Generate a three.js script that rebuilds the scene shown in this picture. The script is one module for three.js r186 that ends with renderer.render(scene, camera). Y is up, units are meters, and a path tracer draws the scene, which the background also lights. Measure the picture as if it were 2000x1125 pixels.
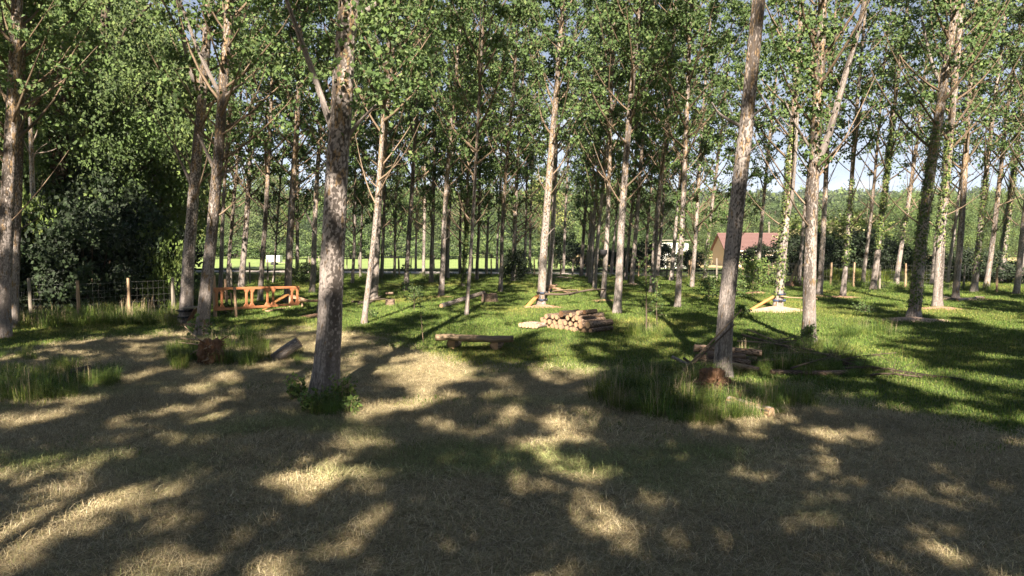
import * as THREE from 'three';
import { mergeGeometries } from 'three/addons/utils/BufferGeometryUtils.js';
import { ImprovedNoise } from 'three/addons/math/ImprovedNoise.js';

// ───────────────────────── camera, sky, sun, exposure ─────────────────────────
const scene = new THREE.Scene();
const EYE = 2.8, FOCAL = 1444, HORIZON = 462;                 // focal length and horizon in pixels of the 2000 x 1125 photograph
const PITCH = Math.atan((562.5 - HORIZON) / FOCAL);
const camera = new THREE.PerspectiveCamera(2 * Math.atan(562.5 / FOCAL) * 180 / Math.PI, 1024 / 576, 0.1, 4000);
camera.position.set(0, EYE, 0);
camera.rotation.x = -PITCH;
const renderer = new THREE.WebGLRenderer({ antialias: true });
renderer.toneMapping = THREE.LinearToneMapping;
renderer.toneMappingExposure = 3.7;
renderer.shadowMap.enabled = true;

const SUN_EL = 40 * Math.PI / 180, SUN_AZ = 1.6 * Math.PI / 180;   // sun behind the viewer; shadows run away, a touch to the right
const sunDir = new THREE.Vector3(-Math.sin(SUN_AZ) * Math.cos(SUN_EL), Math.sin(SUN_EL), Math.cos(SUN_AZ) * Math.cos(SUN_EL));
const sun = new THREE.DirectionalLight(0xfff0dc, 5);
sun.position.copy(sunDir).multiplyScalar(120);
sun.castShadow = true;
sun.shadow.mapSize.set(4096, 4096);
Object.assign(sun.shadow.camera, { left: -70, right: 70, top: 70, bottom: -70, near: 1, far: 400 });
scene.add(sun); scene.add(sun.target);
scene.fog = new THREE.FogExp2(0xcfdcec, 0.00018);

const noiseGen = new ImprovedNoise();
const N3 = (x, y, z) => noiseGen.noise(x, y, z);
const fbm = (x, y, z, o = 4) => { let s = 0, a = 0.5, f = 1; for (let i = 0; i < o; i++) { s += a * N3(x * f, y * f, z * f); a *= 0.5; f *= 2.03; } return s; };
const clamp = (x, a = 0, b = 1) => Math.min(b, Math.max(a, x));
const lerp = (a, b, t) => a + (b - a) * t;
const sstep = (a, b, x) => { const t = clamp((x - a) / (b - a)); return t * t * (3 - 2 * t); };

{ // clear summer sky with soft fair-weather cloud, the same all round
  const W = 1024, Hh = 512, data = new Float32Array(W * Hh * 4);
  for (let r = 0; r < Hh; r++) {
    const up = ((r + 0.5) / Hh - 0.5) * Math.PI, y = Math.sin(up);
    for (let c = 0; c < W; c++) {
      const a = ((c + 0.5) / W - 0.5) * 2 * Math.PI, x = Math.cos(a) * Math.cos(up), z = Math.sin(a) * Math.cos(up);
      const t = 1 - Math.exp(-clamp(y) * 3.8), sunny = Math.max(0, x * sunDir.x + y * sunDir.y + z * sunDir.z);
      let col = [lerp(0.295, 0.010, t), lerp(0.34, 0.024, t), lerp(0.40, 0.068, t)];
      const glow = 0.10 * Math.pow(sunny, 8); col = col.map((v, i) => v + glow * [1, 0.95, 0.85][i]);
      if (y > 0) {
        const k = 1 / (y + 0.12), cl = sstep(0.0, 0.34, fbm(x * k * 1.6 + 7, z * k * 1.6, 3.3, 5) + 0.02) * sstep(0, 0.05, y);
        col = col.map((v, i) => lerp(v, [0.31, 0.325, 0.345][i], cl * lerp(0.8, 0.2, clamp(y * 3))));
      } else col = col.map((v) => v * lerp(1, 0.45, clamp(-y * 3)));
      data.set([...col, 1], (r * W + c) * 4);
    }
  }
  const t = new THREE.DataTexture(data, W, Hh, THREE.RGBAFormat, THREE.FloatType);
  t.mapping = THREE.EquirectangularReflectionMapping; t.magFilter = t.minFilter = THREE.LinearFilter; t.needsUpdate = true;
  scene.background = t; scene.environment = t;
}

// ───────────────────────── helpers ─────────────────────────
let seedState = 12345;
const seed = (s) => { seedState = s >>> 0; };
const rnd = () => { seedState = (seedState + 0x6D2B79F5) >>> 0; let t = seedState; t = Math.imul(t ^ (t >>> 15), t | 1); t ^= t + Math.imul(t ^ (t >>> 7), t | 61); return ((t ^ (t >>> 14)) >>> 0) / 4294967296; };
const rr = (a, b) => a + (b - a) * rnd();
const gauss = () => (rnd() + rnd() + rnd() + rnd() - 2) * 1.0;
const V = (x, y, z) => new THREE.Vector3(x, y, z);
const UPV = V(0, 1, 0);

// where a point of the photograph lies in the place
const rayOf = (px, py) => V((px - 1000) / FOCAL, -(py - 562.5) / FOCAL, -1).applyAxisAngle(V(1, 0, 0), -PITCH);
const onGround = (px, py, y = 0) => { const r = rayOf(px, py), t = (y - EYE) / r.y; return V(r.x * t, y, r.z * t); };
const atDepth = (px, py, d) => { const r = rayOf(px, py), t = d / -r.z; return V(r.x * t, EYE + r.y * t, -d); };

const used = new Map();
const numbered = (n) => { const k = used.get(n) || 0; used.set(n, k + 1); return k ? `${n}_${String(k).padStart(3, '0')}` : n; };
function tag(o, label, category, group, kind) { if (label) o.userData.label = label; if (category) o.userData.category = category; if (group) o.userData.group = group; if (kind) o.userData.kind = kind; return o; }
function shade(o) { o.traverse((c) => { if (c.isMesh) { c.castShadow = true; c.receiveShadow = true; } }); return o; }
function thing(name, label, category, pos, group) { const g = new THREE.Group(); g.name = numbered(name); if (pos) g.position.copy(pos); tag(g, label, category, group); scene.add(g); return g; }
function part(parent, name, geo, mat, worldSpace = true) {
  if (worldSpace) { let g = parent, p = V(0, 0, 0); while (g && g !== scene) { p.add(g.position); g = g.parent; } geo = geo.clone().translate(-p.x, -p.y, -p.z); }
  const m = new THREE.Mesh(geo, mat); m.name = name; m.castShadow = m.receiveShadow = true; parent.add(m);
  if (/^(upper_branches|branches|dead_branches|twigs|leafy_shoots|limb_leaves|leaves|ivy|stems|wire_mesh)$/.test(name)) m.userData.kind = 'stuff';   // too small to pick apart
  return m;
}
function top(name, geo, mat, kind, label, category, group) { const m = new THREE.Mesh(geo, mat); m.name = numbered(name); m.castShadow = m.receiveShadow = true; scene.add(m); return tag(m, label, category, group, kind); }

// mesh accumulator
class Acc {
  constructor() { this.p = []; this.u = []; this.c = []; this.i = []; }
  get n() { return this.p.length / 3; }
  v(x, y, z, u = 0, w = 0, c = null) { this.p.push(x, y, z); this.u.push(u, w); if (c) this.c.push(c[0], c[1], c[2]); return this.p.length / 3 - 1; }
  tri(a, b, c) { this.i.push(a, b, c); }
  // tube along points with radii; v runs in metres / vScale
  tube(pts, radii, seg = 8, vScale = 16, u0 = 0, lump = 0, cap = true, v0 = 0, col = null) {
    let t = pts[1].clone().sub(pts[0]).normalize(), nrm = Math.abs(t.y) < 0.9 ? V(0, 1, 0).cross(t).normalize() : V(1, 0, 0).cross(t).normalize().cross(t).normalize();
    let len = v0; const rings = [];
    for (let k = 0; k < pts.length; k++) {
      const tt = (k < pts.length - 1 ? pts[k + 1].clone().sub(pts[k]) : pts[k].clone().sub(pts[k - 1])).normalize();
      nrm.sub(tt.clone().multiplyScalar(nrm.dot(tt))).normalize();
      const bi = tt.clone().cross(nrm);
      if (k) len += pts[k].distanceTo(pts[k - 1]);
      const ring = [];
      for (let s = 0; s <= seg; s++) {
        const a = (s / seg) * Math.PI * 2, ca = Math.cos(a), sa = Math.sin(a);
        const r = radii[k] * (1 + (lump ? lump * N3(ca * 1.3 + u0 * 37, sa * 1.3, len * 2.2 + u0 * 11) : 0));
        ring.push(this.v(pts[k].x + (nrm.x * ca + bi.x * sa) * r, pts[k].y + (nrm.y * ca + bi.y * sa) * r, pts[k].z + (nrm.z * ca + bi.z * sa) * r, u0 + s / seg, len / vScale, col));
      }
      rings.push(ring);
    }
    for (let k = 0; k < rings.length - 1; k++) for (let s = 0; s < seg; s++) {
      this.tri(rings[k][s], rings[k][s + 1], rings[k + 1][s]); this.tri(rings[k][s + 1], rings[k + 1][s + 1], rings[k + 1][s]);
    }
    if (cap) for (const e of [0, rings.length - 1]) {
      const c = this.v(pts[e].x, pts[e].y, pts[e].z, u0 + 0.5, (e ? len : v0) / vScale, col);
      for (let s = 0; s < seg; s++) e ? this.tri(rings[e][s], rings[e][s + 1], c) : this.tri(rings[e][s + 1], rings[e][s], c);
    }
    return this;
  }
  // one leaf: a folded rhombus of length l
  leaf(px, py, pz, dx, dy, dz, sx, sy, sz, l, w, c, fold = 0.12) {
    const nx = dy * sz - dz * sy, ny = dz * sx - dx * sz, nz = dx * sy - dy * sx;
    const a = this.v(px, py, pz, 0, 0, c), m = 0.42 * l;
    const b = this.v(px + dx * m + sx * w + nx * fold * l, py + dy * m + sy * w + ny * fold * l, pz + dz * m + sz * w + nz * fold * l, 1, 0, c);
    const d = this.v(px + dx * l, py + dy * l, pz + dz * l, 1, 1, c);
    const e = this.v(px + dx * m - sx * w + nx * fold * l, py + dy * m - sy * w + ny * fold * l, pz + dz * m - sz * w + nz * fold * l, 0, 1, c);
    this.tri(a, b, d); this.tri(a, d, e);
  }
  randomLeaf(px, py, pz, l, c, droop = 0.3, wide = 0.42) {
    let a = rnd() * Math.PI * 2, y = rr(-1, 1) - droop; const h = Math.sqrt(Math.max(0.05, 1 - Math.min(1, y * y)));
    let dx = Math.cos(a) * h, dz = Math.sin(a) * h, dy = y; let q = 1 / Math.hypot(dx, dy, dz); dx *= q; dy *= q; dz *= q;
    let ex = rr(-1, 1), ey = rr(-1, 1), ez = rr(-1, 1); const dd = ex * dx + ey * dy + ez * dz; ex -= dd * dx; ey -= dd * dy; ez -= dd * dz; q = 1 / (Math.hypot(ex, ey, ez) || 1);
    this.leaf(px, py, pz, dx, dy, dz, ex * q, ey * q, ez * q, l, l * wide, c);
  }
  build(smooth = true) {
    const g = new THREE.BufferGeometry();
    g.setAttribute('position', new THREE.Float32BufferAttribute(this.p, 3));
    g.setAttribute('uv', new THREE.Float32BufferAttribute(this.u, 2));
    if (this.c.length === this.p.length && this.c.length) g.setAttribute('color', new THREE.Float32BufferAttribute(this.c, 3));
    g.setIndex(this.i);
    if (smooth) g.computeVertexNormals();
    return g;
  }
}
const poleGeo = (a, b, ra, rb = ra, seg = 8, lump = 0.12, bend = 0) => {
  const pts = [], rad = [], n = bend ? 6 : 4, d = b.clone().sub(a), side = V(rr(-1, 1), rr(0, 0.6), rr(-1, 1)).multiplyScalar(bend);
  for (let k = 0; k <= n; k++) { const t = k / n; pts.push(a.clone().addScaledVector(d, t).addScaledVector(side, Math.sin(t * Math.PI))); rad.push(lerp(ra, rb, t)); }
  return new Acc().tube(pts, rad, seg, 16, rnd(), lump).build();
};
// board from a to b, w wide (sideways), h thick; edges lightly chamfered
const boardGeo = (a, b, w, h, sideHint = null) => {
  const d = b.clone().sub(a), L = d.length(), y = d.clone().normalize();
  let x = sideHint ? sideHint.clone() : (Math.abs(y.y) > 0.95 ? V(1, 0, 0) : UPV.clone().cross(y)); x.sub(y.clone().multiplyScalar(x.dot(y))).normalize();
  const z = x.clone().cross(y), c = Math.min(w, h) * 0.12, sh = new THREE.Shape();
  sh.moveTo(-w / 2 + c, -h / 2); sh.lineTo(w / 2 - c, -h / 2); sh.lineTo(w / 2, -h / 2 + c); sh.lineTo(w / 2, h / 2 - c); sh.lineTo(w / 2 - c, h / 2); sh.lineTo(-w / 2 + c, h / 2); sh.lineTo(-w / 2, h / 2 - c); sh.lineTo(-w / 2, -h / 2 + c); sh.closePath();
  const g = new THREE.ExtrudeGeometry(sh, { depth: L, bevelEnabled: false });
  g.applyMatrix4(new THREE.Matrix4().makeBasis(x, z.clone().negate(), y)).translate(a.x, a.y, a.z);
  return g;
};

// ───────────────────────── textures and materials ─────────────────────────
function dataTex(w, h, fn, { srgb = false, wrap = true } = {}) {
  const d = new Uint8Array(w * h * 4), c = [0, 0, 0];
  for (let j = 0; j < h; j++) for (let i = 0; i < w; i++) {
    fn(i / w, j / h, c, i, j);
    for (let k = 0; k < 3; k++) { let v = clamp(c[k]); if (srgb) v = v <= 0.0031308 ? v * 12.92 : 1.055 * Math.pow(v, 1 / 2.4) - 0.055; d[(j * w + i) * 4 + k] = v * 255; }
    d[(j * w + i) * 4 + 3] = 255;
  }
  const t = new THREE.DataTexture(d, w, h, THREE.RGBAFormat);
  t.magFilter = THREE.LinearFilter; t.minFilter = THREE.LinearMipmapLinearFilter; t.generateMipmaps = true;
  if (wrap) t.wrapS = t.wrapT = THREE.RepeatWrapping;
  if (srgb) t.colorSpace = THREE.SRGBColorSpace;
  t.needsUpdate = true; return t;
}
// poplar bark: pale ground, dark scars and lenticels in bands, furrows near the root, ochre lichen higher up; 16 m tall
function barkMaterial(s, lichen, dark) {
  const W = 256, H = 2048, hgt = new Float32Array(W * H);
  const col = dataTex(W, H, (u, v, c, i, j) => {
    const a = u * Math.PI * 2, x = Math.cos(a), z = Math.sin(a), h = v * 16;
    const big = fbm(x * 0.7 + s, z * 0.7, h * 0.5, 3), mid = fbm(x * 4.2 + s * 3, z * 4.2, h * 12 + s, 4), fine = fbm(x * 7 + s, z * 7 + 5, h * 22, 3);
    const furrow = Math.abs(N3(x * 6.5 + s, z * 6.5, h * 1.6)) + 0.7 * Math.abs(N3(x * 13 + s, z * 13, h * 4)), fw = sstep(3.2, 0.6, h + big * 3);
    let dk = sstep(-0.10, 0.24, mid * 1.25 + big * 0.9 - 0.03 + dark) * 0.9;
    const scar = sstep(0.28, 0.36, N3(x * 3.4 + s * 2, z * 3.4, h * 15) + 0.3 * fine);
    dk = Math.max(dk, scar * 0.92) * (1 - 0.55 * fw); dk = Math.max(dk, fw * sstep(0.34, 0.10, furrow) * 0.88);
    const li = sstep(-0.02, 0.16, fbm(x * 2.4 + 9 + s, z * 2.4, h * 4 + 4, 4) * 1.2 + lichen + 0.30 * sstep(2.2, 7, h) - 0.25) * 0.85;
    const br = clamp(1 + 0.75 * fine + 0.5 * mid, 0.45, 1.5);
    let r = 0.37 * br, g = 0.325 * br, b = 0.30 * br;
    r = lerp(r, 0.29 * br, li); g = lerp(g, 0.185 * br, li); b = lerp(b, 0.08 * br, li);
    r = lerp(r, 0.05, dk); g = lerp(g, 0.04, dk); b = lerp(b, 0.033, dk);
    c[0] = r; c[1] = g; c[2] = b; hgt[j * W + i] = clamp(0.6 + 0.5 * fine - 0.45 * dk + 0.3 * mid);
  }, { srgb: true });
  const bump = dataTex(W, H, (u, v, c, i, j) => { c[0] = c[1] = c[2] = hgt[j * W + i]; });
  return new THREE.MeshStandardMaterial({ map: col, bumpMap: bump, bumpScale: 0.012, roughness: 0.92 });
}
const bark = [barkMaterial(1.3, -0.02, 0.07), barkMaterial(7.7, 0.08, 0.13), barkMaterial(13.1, 0.04, -0.04)];
const logBark = barkMaterial(21.4, -0.2, 0.1); logBark.color.setRGB(0.95, 0.78, 0.62);
const darkBark = new THREE.MeshStandardMaterial({ map: bark[1].map, bumpMap: bark[1].bumpMap, bumpScale: 0.012, roughness: 0.95, color: new THREE.Color().setRGB(0.38, 0.33, 0.27) });
const twigMat = new THREE.MeshStandardMaterial({ map: bark[0].map, roughness: 0.9, color: new THREE.Color().setRGB(0.52, 0.43, 0.30) });
const deadMat = new THREE.MeshStandardMaterial({ map: bark[2].map, roughness: 0.9, color: new THREE.Color().setRGB(1.0, 0.95, 0.88) }), snagMat = new THREE.MeshStandardMaterial({ map: bark[2].map, roughness: 0.9, color: new THREE.Color().setRGB(0.8, 0.68, 0.52) });
const woodTex = (s, base, deep) => dataTex(256, 512, (u, v, c) => {
  const g = fbm(u * 9 + s, v * 1.1, s, 4), f = N3(u * 60, v * 3 + s, 2), stain = fbm(u * 2.2 + s, v * 2.4, 8 + s, 4);
  const t = clamp(0.5 + 0.8 * g + 0.25 * f), w = sstep(0.05, 0.3, stain);
  for (let k = 0; k < 3; k++) c[k] = lerp(lerp(deep[k], base[k], t), deep[k] * 0.6, w * 0.6);
}, { srgb: true });
const wood = (s, base, deep, rough = 0.8) => { const t = woodTex(s, base, deep); return new THREE.MeshStandardMaterial({ map: t, bumpMap: t, bumpScale: 0.003, roughness: rough }); };
const M = {
  frame: wood(2, [0.56, 0.24, 0.11], [0.36, 0.13, 0.055], 0.6),
  plankPale: wood(5, [0.52, 0.36, 0.24], [0.34, 0.21, 0.13]),
  plankOrange: wood(8, [0.55, 0.28, 0.10], [0.36, 0.16, 0.05]),
  post: wood(11, [0.48, 0.34, 0.22], [0.27, 0.18, 0.11]),
  postGrey: wood(14, [0.34, 0.30, 0.25], [0.16, 0.14, 0.11]),
  beam: wood(17, [0.36, 0.27, 0.17], [0.11, 0.075, 0.045]),
  rot: wood(23, [0.26, 0.14, 0.075], [0.07, 0.036, 0.018]),
  stick: new THREE.MeshStandardMaterial({ color: new THREE.Color().setRGB(0.30, 0.22, 0.15), roughness: 0.9 }),
  stickDark: new THREE.MeshStandardMaterial({ color: new THREE.Color().setRGB(0.10, 0.075, 0.055), roughness: 0.95 }),
  strapBlack: new THREE.MeshStandardMaterial({ color: new THREE.Color().setRGB(0.02, 0.02, 0.024), roughness: 0.6 }),
  strapBlue: new THREE.MeshStandardMaterial({ color: new THREE.Color().setRGB(0.05, 0.08, 0.15), roughness: 0.6 }),
  wire: new THREE.MeshStandardMaterial({ color: new THREE.Color().setRGB(0.30, 0.30, 0.29), roughness: 0.5, metalness: 0.6 }),
  white: new THREE.MeshStandardMaterial({ color: new THREE.Color().setRGB(0.72, 0.72, 0.70), roughness: 0.6 }),
};
const endTex = dataTex(256, 256, (u, v, c) => {
  const x = u - 0.5, y = v - 0.5, r = Math.hypot(x, y) * 2, a = Math.atan2(y, x), n = fbm(x * 5, y * 5, 1.5, 3);
  const ring = 0.5 + 0.5 * Math.sin((r + n * 0.12) * 62), crack = sstep(0.06, 0.0, Math.abs(N3(Math.cos(a) * 3, Math.sin(a) * 3, r * 0.6))) * sstep(0.1, 0.9, r);
  const rim = sstep(0.86, 0.93, r), b = 0.82 + 0.18 * ring - 0.45 * crack + 0.4 * n;
  c[0] = lerp(0.52 * b, 0.10, rim); c[1] = lerp(0.33 * b, 0.06, rim); c[2] = lerp(0.20 * b, 0.04, rim);
}, { srgb: true, wrap: false });
const endMat = new THREE.MeshStandardMaterial({ map: endTex, roughness: 0.85 });
const endPale = new THREE.MeshStandardMaterial({ map: endTex, roughness: 0.85, color: new THREE.Color().setRGB(1.25, 1.3, 1.35) });
const leafy = (r, g, b, tr = 0.32) => new THREE.MeshPhysicalMaterial({ vertexColors: true, color: new THREE.Color().setRGB(r, g, b), roughness: 0.9, transmission: tr, thickness: 0, side: THREE.DoubleSide, specularIntensity: 0.9 });
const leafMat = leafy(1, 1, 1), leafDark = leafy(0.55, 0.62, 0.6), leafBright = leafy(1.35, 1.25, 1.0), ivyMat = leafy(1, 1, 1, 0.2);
const grassMat = new THREE.MeshPhysicalMaterial({ vertexColors: true, roughness: 0.9, transmission: 0.3, thickness: 0, side: THREE.DoubleSide, specularIntensity: 0.5 });
const strawMat = new THREE.MeshStandardMaterial({ vertexColors: true, roughness: 0.75, side: THREE.DoubleSide });

// ───────────────────────── ground ─────────────────────────
const poly = (pts) => pts.map(([a, b]) => { const g = onGround(a, b); return [g.x, -g.z]; });
const hayEdge = poly([[-400, 705], [0, 690], [150, 664], [330, 648], [480, 648], [600, 640], [700, 650], [800, 678], [870, 702], [1050, 722], [1180, 716], [1350, 752], [1600, 772], [1800, 822], [2000, 855], [2500, 905]]);
function hayLimit(x) {                                      // depth to which the mown hay reaches at x (polyline in ground metres)
  let best = 0;
  for (let k = 0; k < hayEdge.length - 1; k++) { const [x0, d0] = hayEdge[k], [x1, d1] = hayEdge[k + 1]; if ((x >= x0 && x <= x1) || (x >= x1 && x <= x0)) best = Math.max(best, lerp(d0, d1, (x - x0) / (x1 - x0 || 1e-6))); }
  return best || (x < 0 ? 18 : 9);
}
const hayMask = (x, d) => sstep(0.9, -0.9, d - hayLimit(clamp(x, -19, 15)) + 2.2 * fbm(x * 0.45, d * 0.45, 2.2, 3));
function terr(x, z) {
  const d = -z;
  let y = -1.6 * sstep(58, 100, d);
  if (d > 120) { y += 5 * sstep(190, 420, d) + (24 + 7 * N3(x * 0.0021 + 3, 0.4, d * 0.0011) + 5 * sstep(-100, 500, x)) * sstep(270, 760, d); y += sstep(150, 300, d) * 1.6 * N3(x * 0.01, 1.7, d * 0.01); }
  if (d < 60) y += (0.05 * N3(x * 0.35, 0.3, z * 0.35) + 0.02 * N3(x * 1.3, 2.3, z * 1.3)) * sstep(62, 50, d);
  if (d < 26) y += hayMask(x, d) * 0.035 * fbm(x * 1.1, 5.5, z * 2.4, 3);
  return y;
}
const grainTex = dataTex(1024, 1024, (u, v, c) => {
  const T = Math.PI * 2, a = Math.cos(u * T), b = Math.sin(u * T), e = Math.cos(v * T), f = Math.sin(v * T);
  const n = fbm(a * 3 + e * 2.1, b * 3 + f * 2.3, e * 3 - a, 4), m = fbm(a * 22 + f * 9, b * 22 + e * 9, f * 22 + a * 5, 3);
  const k = 0.82 + 0.55 * n + 0.75 * m; c[0] = k; c[1] = k; c[2] = k * 0.97;
});
{
  const line = (near, step, far, grow) => { const o = [0]; let s = step; while (o[o.length - 1] < far) { const l = o[o.length - 1]; if (l > near) s *= grow; o.push(l + s); } return o; };
  const xp = line(26, 0.3, 1600, 1.25), xs = [...xp.slice(1).reverse().map((v) => -v), ...xp], zb = line(6, 0.8, 900, 1.3), zf = line(58, 0.32, 2200, 1.13);
  const zs = [...zb.slice(1).reverse().map((v) => v), ...zf.map((v) => -v)], acc = new Acc(), nx = xs.length;
  for (const z of zs) for (const x of xs) {
    const d = -z, hm = d < 30 ? hayMask(x, d) : 0, n = fbm(x * 0.6, d * 0.6, 1, 3), n2 = fbm(x * 0.15, d * 0.15, 9, 3);
    let g = [0.085 + 0.03 * n, 0.12 + 0.04 * n + 0.03 * n2, 0.03], h = [0.32 + 0.11 * n, 0.26 + 0.09 * n, 0.145 + 0.04 * n];
    const soil = sstep(0.12, 0.4, n2 + 0.5 * n) * 0.5; g = g.map((v, i) => lerp(v, [0.11, 0.08, 0.045][i], soil * (d < 60 ? 1 : 0.2)));
    acc.v(x, terr(x, z), z, x / 3.1, z / 3.1, g.map((v, i) => lerp(v, h[i], hm)));
  }
  for (let j = 0; j < zs.length - 1; j++) for (let i = 0; i < nx - 1; i++) { const a = j * nx + i; acc.tri(a, a + nx, a + 1); acc.tri(a + 1, a + nx, a + nx + 1); }
  // faces must look up: rows run from behind the viewer to the hills
  const g = acc.build(); const nn = g.attributes.normal; if (nn.getY(1000) < 0) { const ix = g.index.array; for (let k = 0; k < ix.length; k += 3) { const t = ix[k]; ix[k] = ix[k + 1]; ix[k + 1] = t; } g.computeVertexNormals(); }
  top('ground', g, new THREE.MeshStandardMaterial({ vertexColors: true, map: grainTex, bumpMap: grainTex, bumpScale: 0.02, roughness: 1 }), 'structure');
}
// flat sheets of land beyond the wood: strip between two polylines given as [x, d]
function sheet(name, near, far, lift, mat, uvs = 4, nz = 12, nx = 40) {
  const acc = new Acc(), at = (line, t) => { const f = t * (line.length - 1), k = Math.min(line.length - 2, Math.floor(f)); return [lerp(line[k][0], line[k + 1][0], f - k), lerp(line[k][1], line[k + 1][1], f - k)]; };
  for (let j = 0; j <= nz; j++) for (let i = 0; i <= nx; i++) { const a = at(near, i / nx), b = at(far, i / nx), x = lerp(a[0], b[0], j / nz), d = lerp(a[1], b[1], j / nz); acc.v(x, terr(x, -d) + lift, -d, x / uvs, d / uvs); }
  for (let j = 0; j < nz; j++) for (let i = 0; i < nx; i++) { const a = j * (nx + 1) + i; acc.tri(a, a + 1, a + nx + 1); acc.tri(a + 1, a + nx + 2, a + nx + 1); }
  return top(name, acc.build(), mat, 'structure');
}
const landTex = (s, A, B, fine) => dataTex(512, 512, (u, v, c) => {
  const T = Math.PI * 2, a = Math.cos(u * T), b = Math.sin(u * T), e = Math.cos(v * T), f = Math.sin(v * T);
  const n = clamp(0.5 + 0.9 * fbm(a * 2 + s + e, b * 2 + f, e * 2 - a, 4) + fine * fbm(a * 19 + f, b * 19 + e * 7, f * 19, 2)); for (let k = 0; k < 3; k++) c[k] = lerp(A[k], B[k], n);
}, { srgb: true });
const landMat = (s, A, B, fine = 0.6) => new THREE.MeshStandardMaterial({ map: landTex(s, A, B, fine), roughness: 1 });
sheet('meadow', [[-150, 62], [-20, 62], [20, 60], [60, 62]], [[-260, 185], [-60, 183], [20, 180], [70, 178]], 0.12, landMat(1, [0.14, 0.22, 0.05], [0.26, 0.33, 0.10]), 14);
sheet('stubble_field', [[10, 105], [60, 92], [120, 80], [260, 80]], [[10, 190], [60, 185], [120, 165], [300, 160]], 0.2, landMat(4, [0.36, 0.28, 0.13], [0.50, 0.40, 0.21]), 14);
sheet('crop_field', [[18, 50], [30, 47], [45, 44], [120, 40]], [[18, 100], [50, 92], [80, 84], [200, 76]], 0.1, landMat(7, [0.16, 0.20, 0.05], [0.26, 0.28, 0.09]), 9);
const trackMat = landMat(9, [0.34, 0.30, 0.26], [0.54, 0.49, 0.44], 0.9);
sheet('farm_track', [[-60, 63], [-22, 58], [0, 54.5], [8, 52.5], [14, 50], [20, 48]], [[-60, 66], [-22, 61], [0, 57.6], [8, 55.6], [14, 53], [20, 51]], 0.03, trackMat, 5, 4, 60);

// ───────────────────────── poplars ─────────────────────────
const leafColor = () => { const t = rnd(), k = rr(0.75, 1.2); return t < 0.5 ? [0.064 * k, 0.125 * k, 0.027 * k] : t < 0.88 ? [0.115 * k, 0.19 * k, 0.042 * k] : [0.175 * k, 0.235 * k, 0.075 * k]; };
const TREE_H = 21;
function makeCrown(s, base, spread, nLeaves, thin) {
  seed(s); const lower = [], upper = new Acc(), dead = [], leaves = new Acc(), spots = [], nb = 46;
  for (let k = 0; k < nb; k++) {
    const f = Math.pow((k + 0.5) / nb, 0.9), h0 = lerp(base, TREE_H - 0.8, f), az = k * 2.4 + rr(-0.5, 0.5), L = spread * lerp(1, 0.28, f) * rr(0.65, 1.25), rise = rr(0.75, 1.35);
    const pts = [], rad = [], r0 = lerp(0.045, 0.018, f) * rr(0.7, 1.3), wig = rr(-0.3, 0.3);
    for (let q = 0; q <= 6; q++) { const t = q / 6, out = L * t * (1 - 0.18 * t); pts.push(V(Math.cos(az + wig * t) * out, h0 + L * rise * t * (0.8 + 0.35 * t) + 0.06 * gauss() * t, Math.sin(az + wig * t) * out)); rad.push(Math.max(0.006, r0 * (1 - 0.85 * t))); }
    if (k < 9) lower.push(new Acc().tube(pts, rad, 6, 16, rnd(), 0.1).build()); else upper.tube(pts, rad, 5, 16, rnd(), 0, false);
    const nt = Math.max(4, Math.round(L * 3.4));
    for (let q = 0; q < nt; q++) {
      const t = rr(0.22, 1), fi = t * 6, i0 = Math.min(5, Math.floor(fi)), p = pts[i0].clone().lerp(pts[i0 + 1], fi - i0), l2 = rr(0.3, 1.0) * (1.15 - 0.5 * t), a2 = rnd() * 6.283;
      const e = p.clone().add(V(Math.cos(a2) * l2, rr(-0.25, 0.7) * l2, Math.sin(a2) * l2));
      upper.tube([p, p.clone().lerp(e, 0.5).add(V(0, 0.05, 0)), e], [0.009, 0.007, 0.004], 3, 16, rnd(), 0, false);
      spots.push([p, e, (k < 9 ? 0.55 : 1) * l2]);
    }
  }
  for (let k = 0; k < 9; k++) {                               // dead snags under the crown
    const h0 = rr(2.8, base + 2.5), az = rnd() * 6.283, L = rr(0.5, 2.0), rise = rr(0.6, 1.5), pts = [], rad = [], r0 = rr(0.018, 0.034), wig = rr(-0.5, 0.5);
    for (let q = 0; q <= 5; q++) { const t = q / 5; pts.push(V(Math.cos(az + wig * t) * L * t, h0 + L * rise * t * (0.6 + 0.5 * t), Math.sin(az + wig * t) * L * t)); rad.push(r0 * (1 - 0.8 * t) + 0.003); }
    const acc = new Acc().tube(pts, rad, 5, 16, rnd(), 0.1);
    for (let q = 0; q < 2; q++) { const p = pts[2 + q], e = p.clone().add(V(rr(-0.5, 0.5), rr(0, 0.6), rr(-0.5, 0.5)).multiplyScalar(L * 0.6)); acc.tube([p, e], [0.009, 0.003], 3, 16, rnd(), 0, false); }
    dead.push(acc.build());
  }
  let tot = spots.reduce((q, x) => q + x[2], 0);
  for (const [p, e, w] of spots) {
    const n = Math.round(nLeaves * w / tot * Math.pow(rnd(), 2) * 3);
    for (let q = 0; q < n; q++) { const t = rr(0.1, 1.12), c = p.clone().lerp(e, t); leaves.randomLeaf(c.x + gauss() * 0.17, c.y + gauss() * 0.15, c.z + gauss() * 0.17, rr(0.095, 0.165) * thin, leafColor()); }
  }
  return { lower, upper: upper.build(), dead, deadAll: mergeGeometries(dead), lowerAll: mergeGeometries(lower), leaves: leaves.build(false) };
}
const crowns = [101, 202, 303, 404, 505, 606].map((s, k) => makeCrown(s, 4.6 + (k % 3) * 0.6, [2.7, 3.1, 2.4][k % 3], 9000, 1));
const outerCrowns = [744, 755].map((s) => makeCrown(s, 4.5, 3.4, 2600, 3.2));  // coarse crowns for the outer rows added to block low sky light
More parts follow.
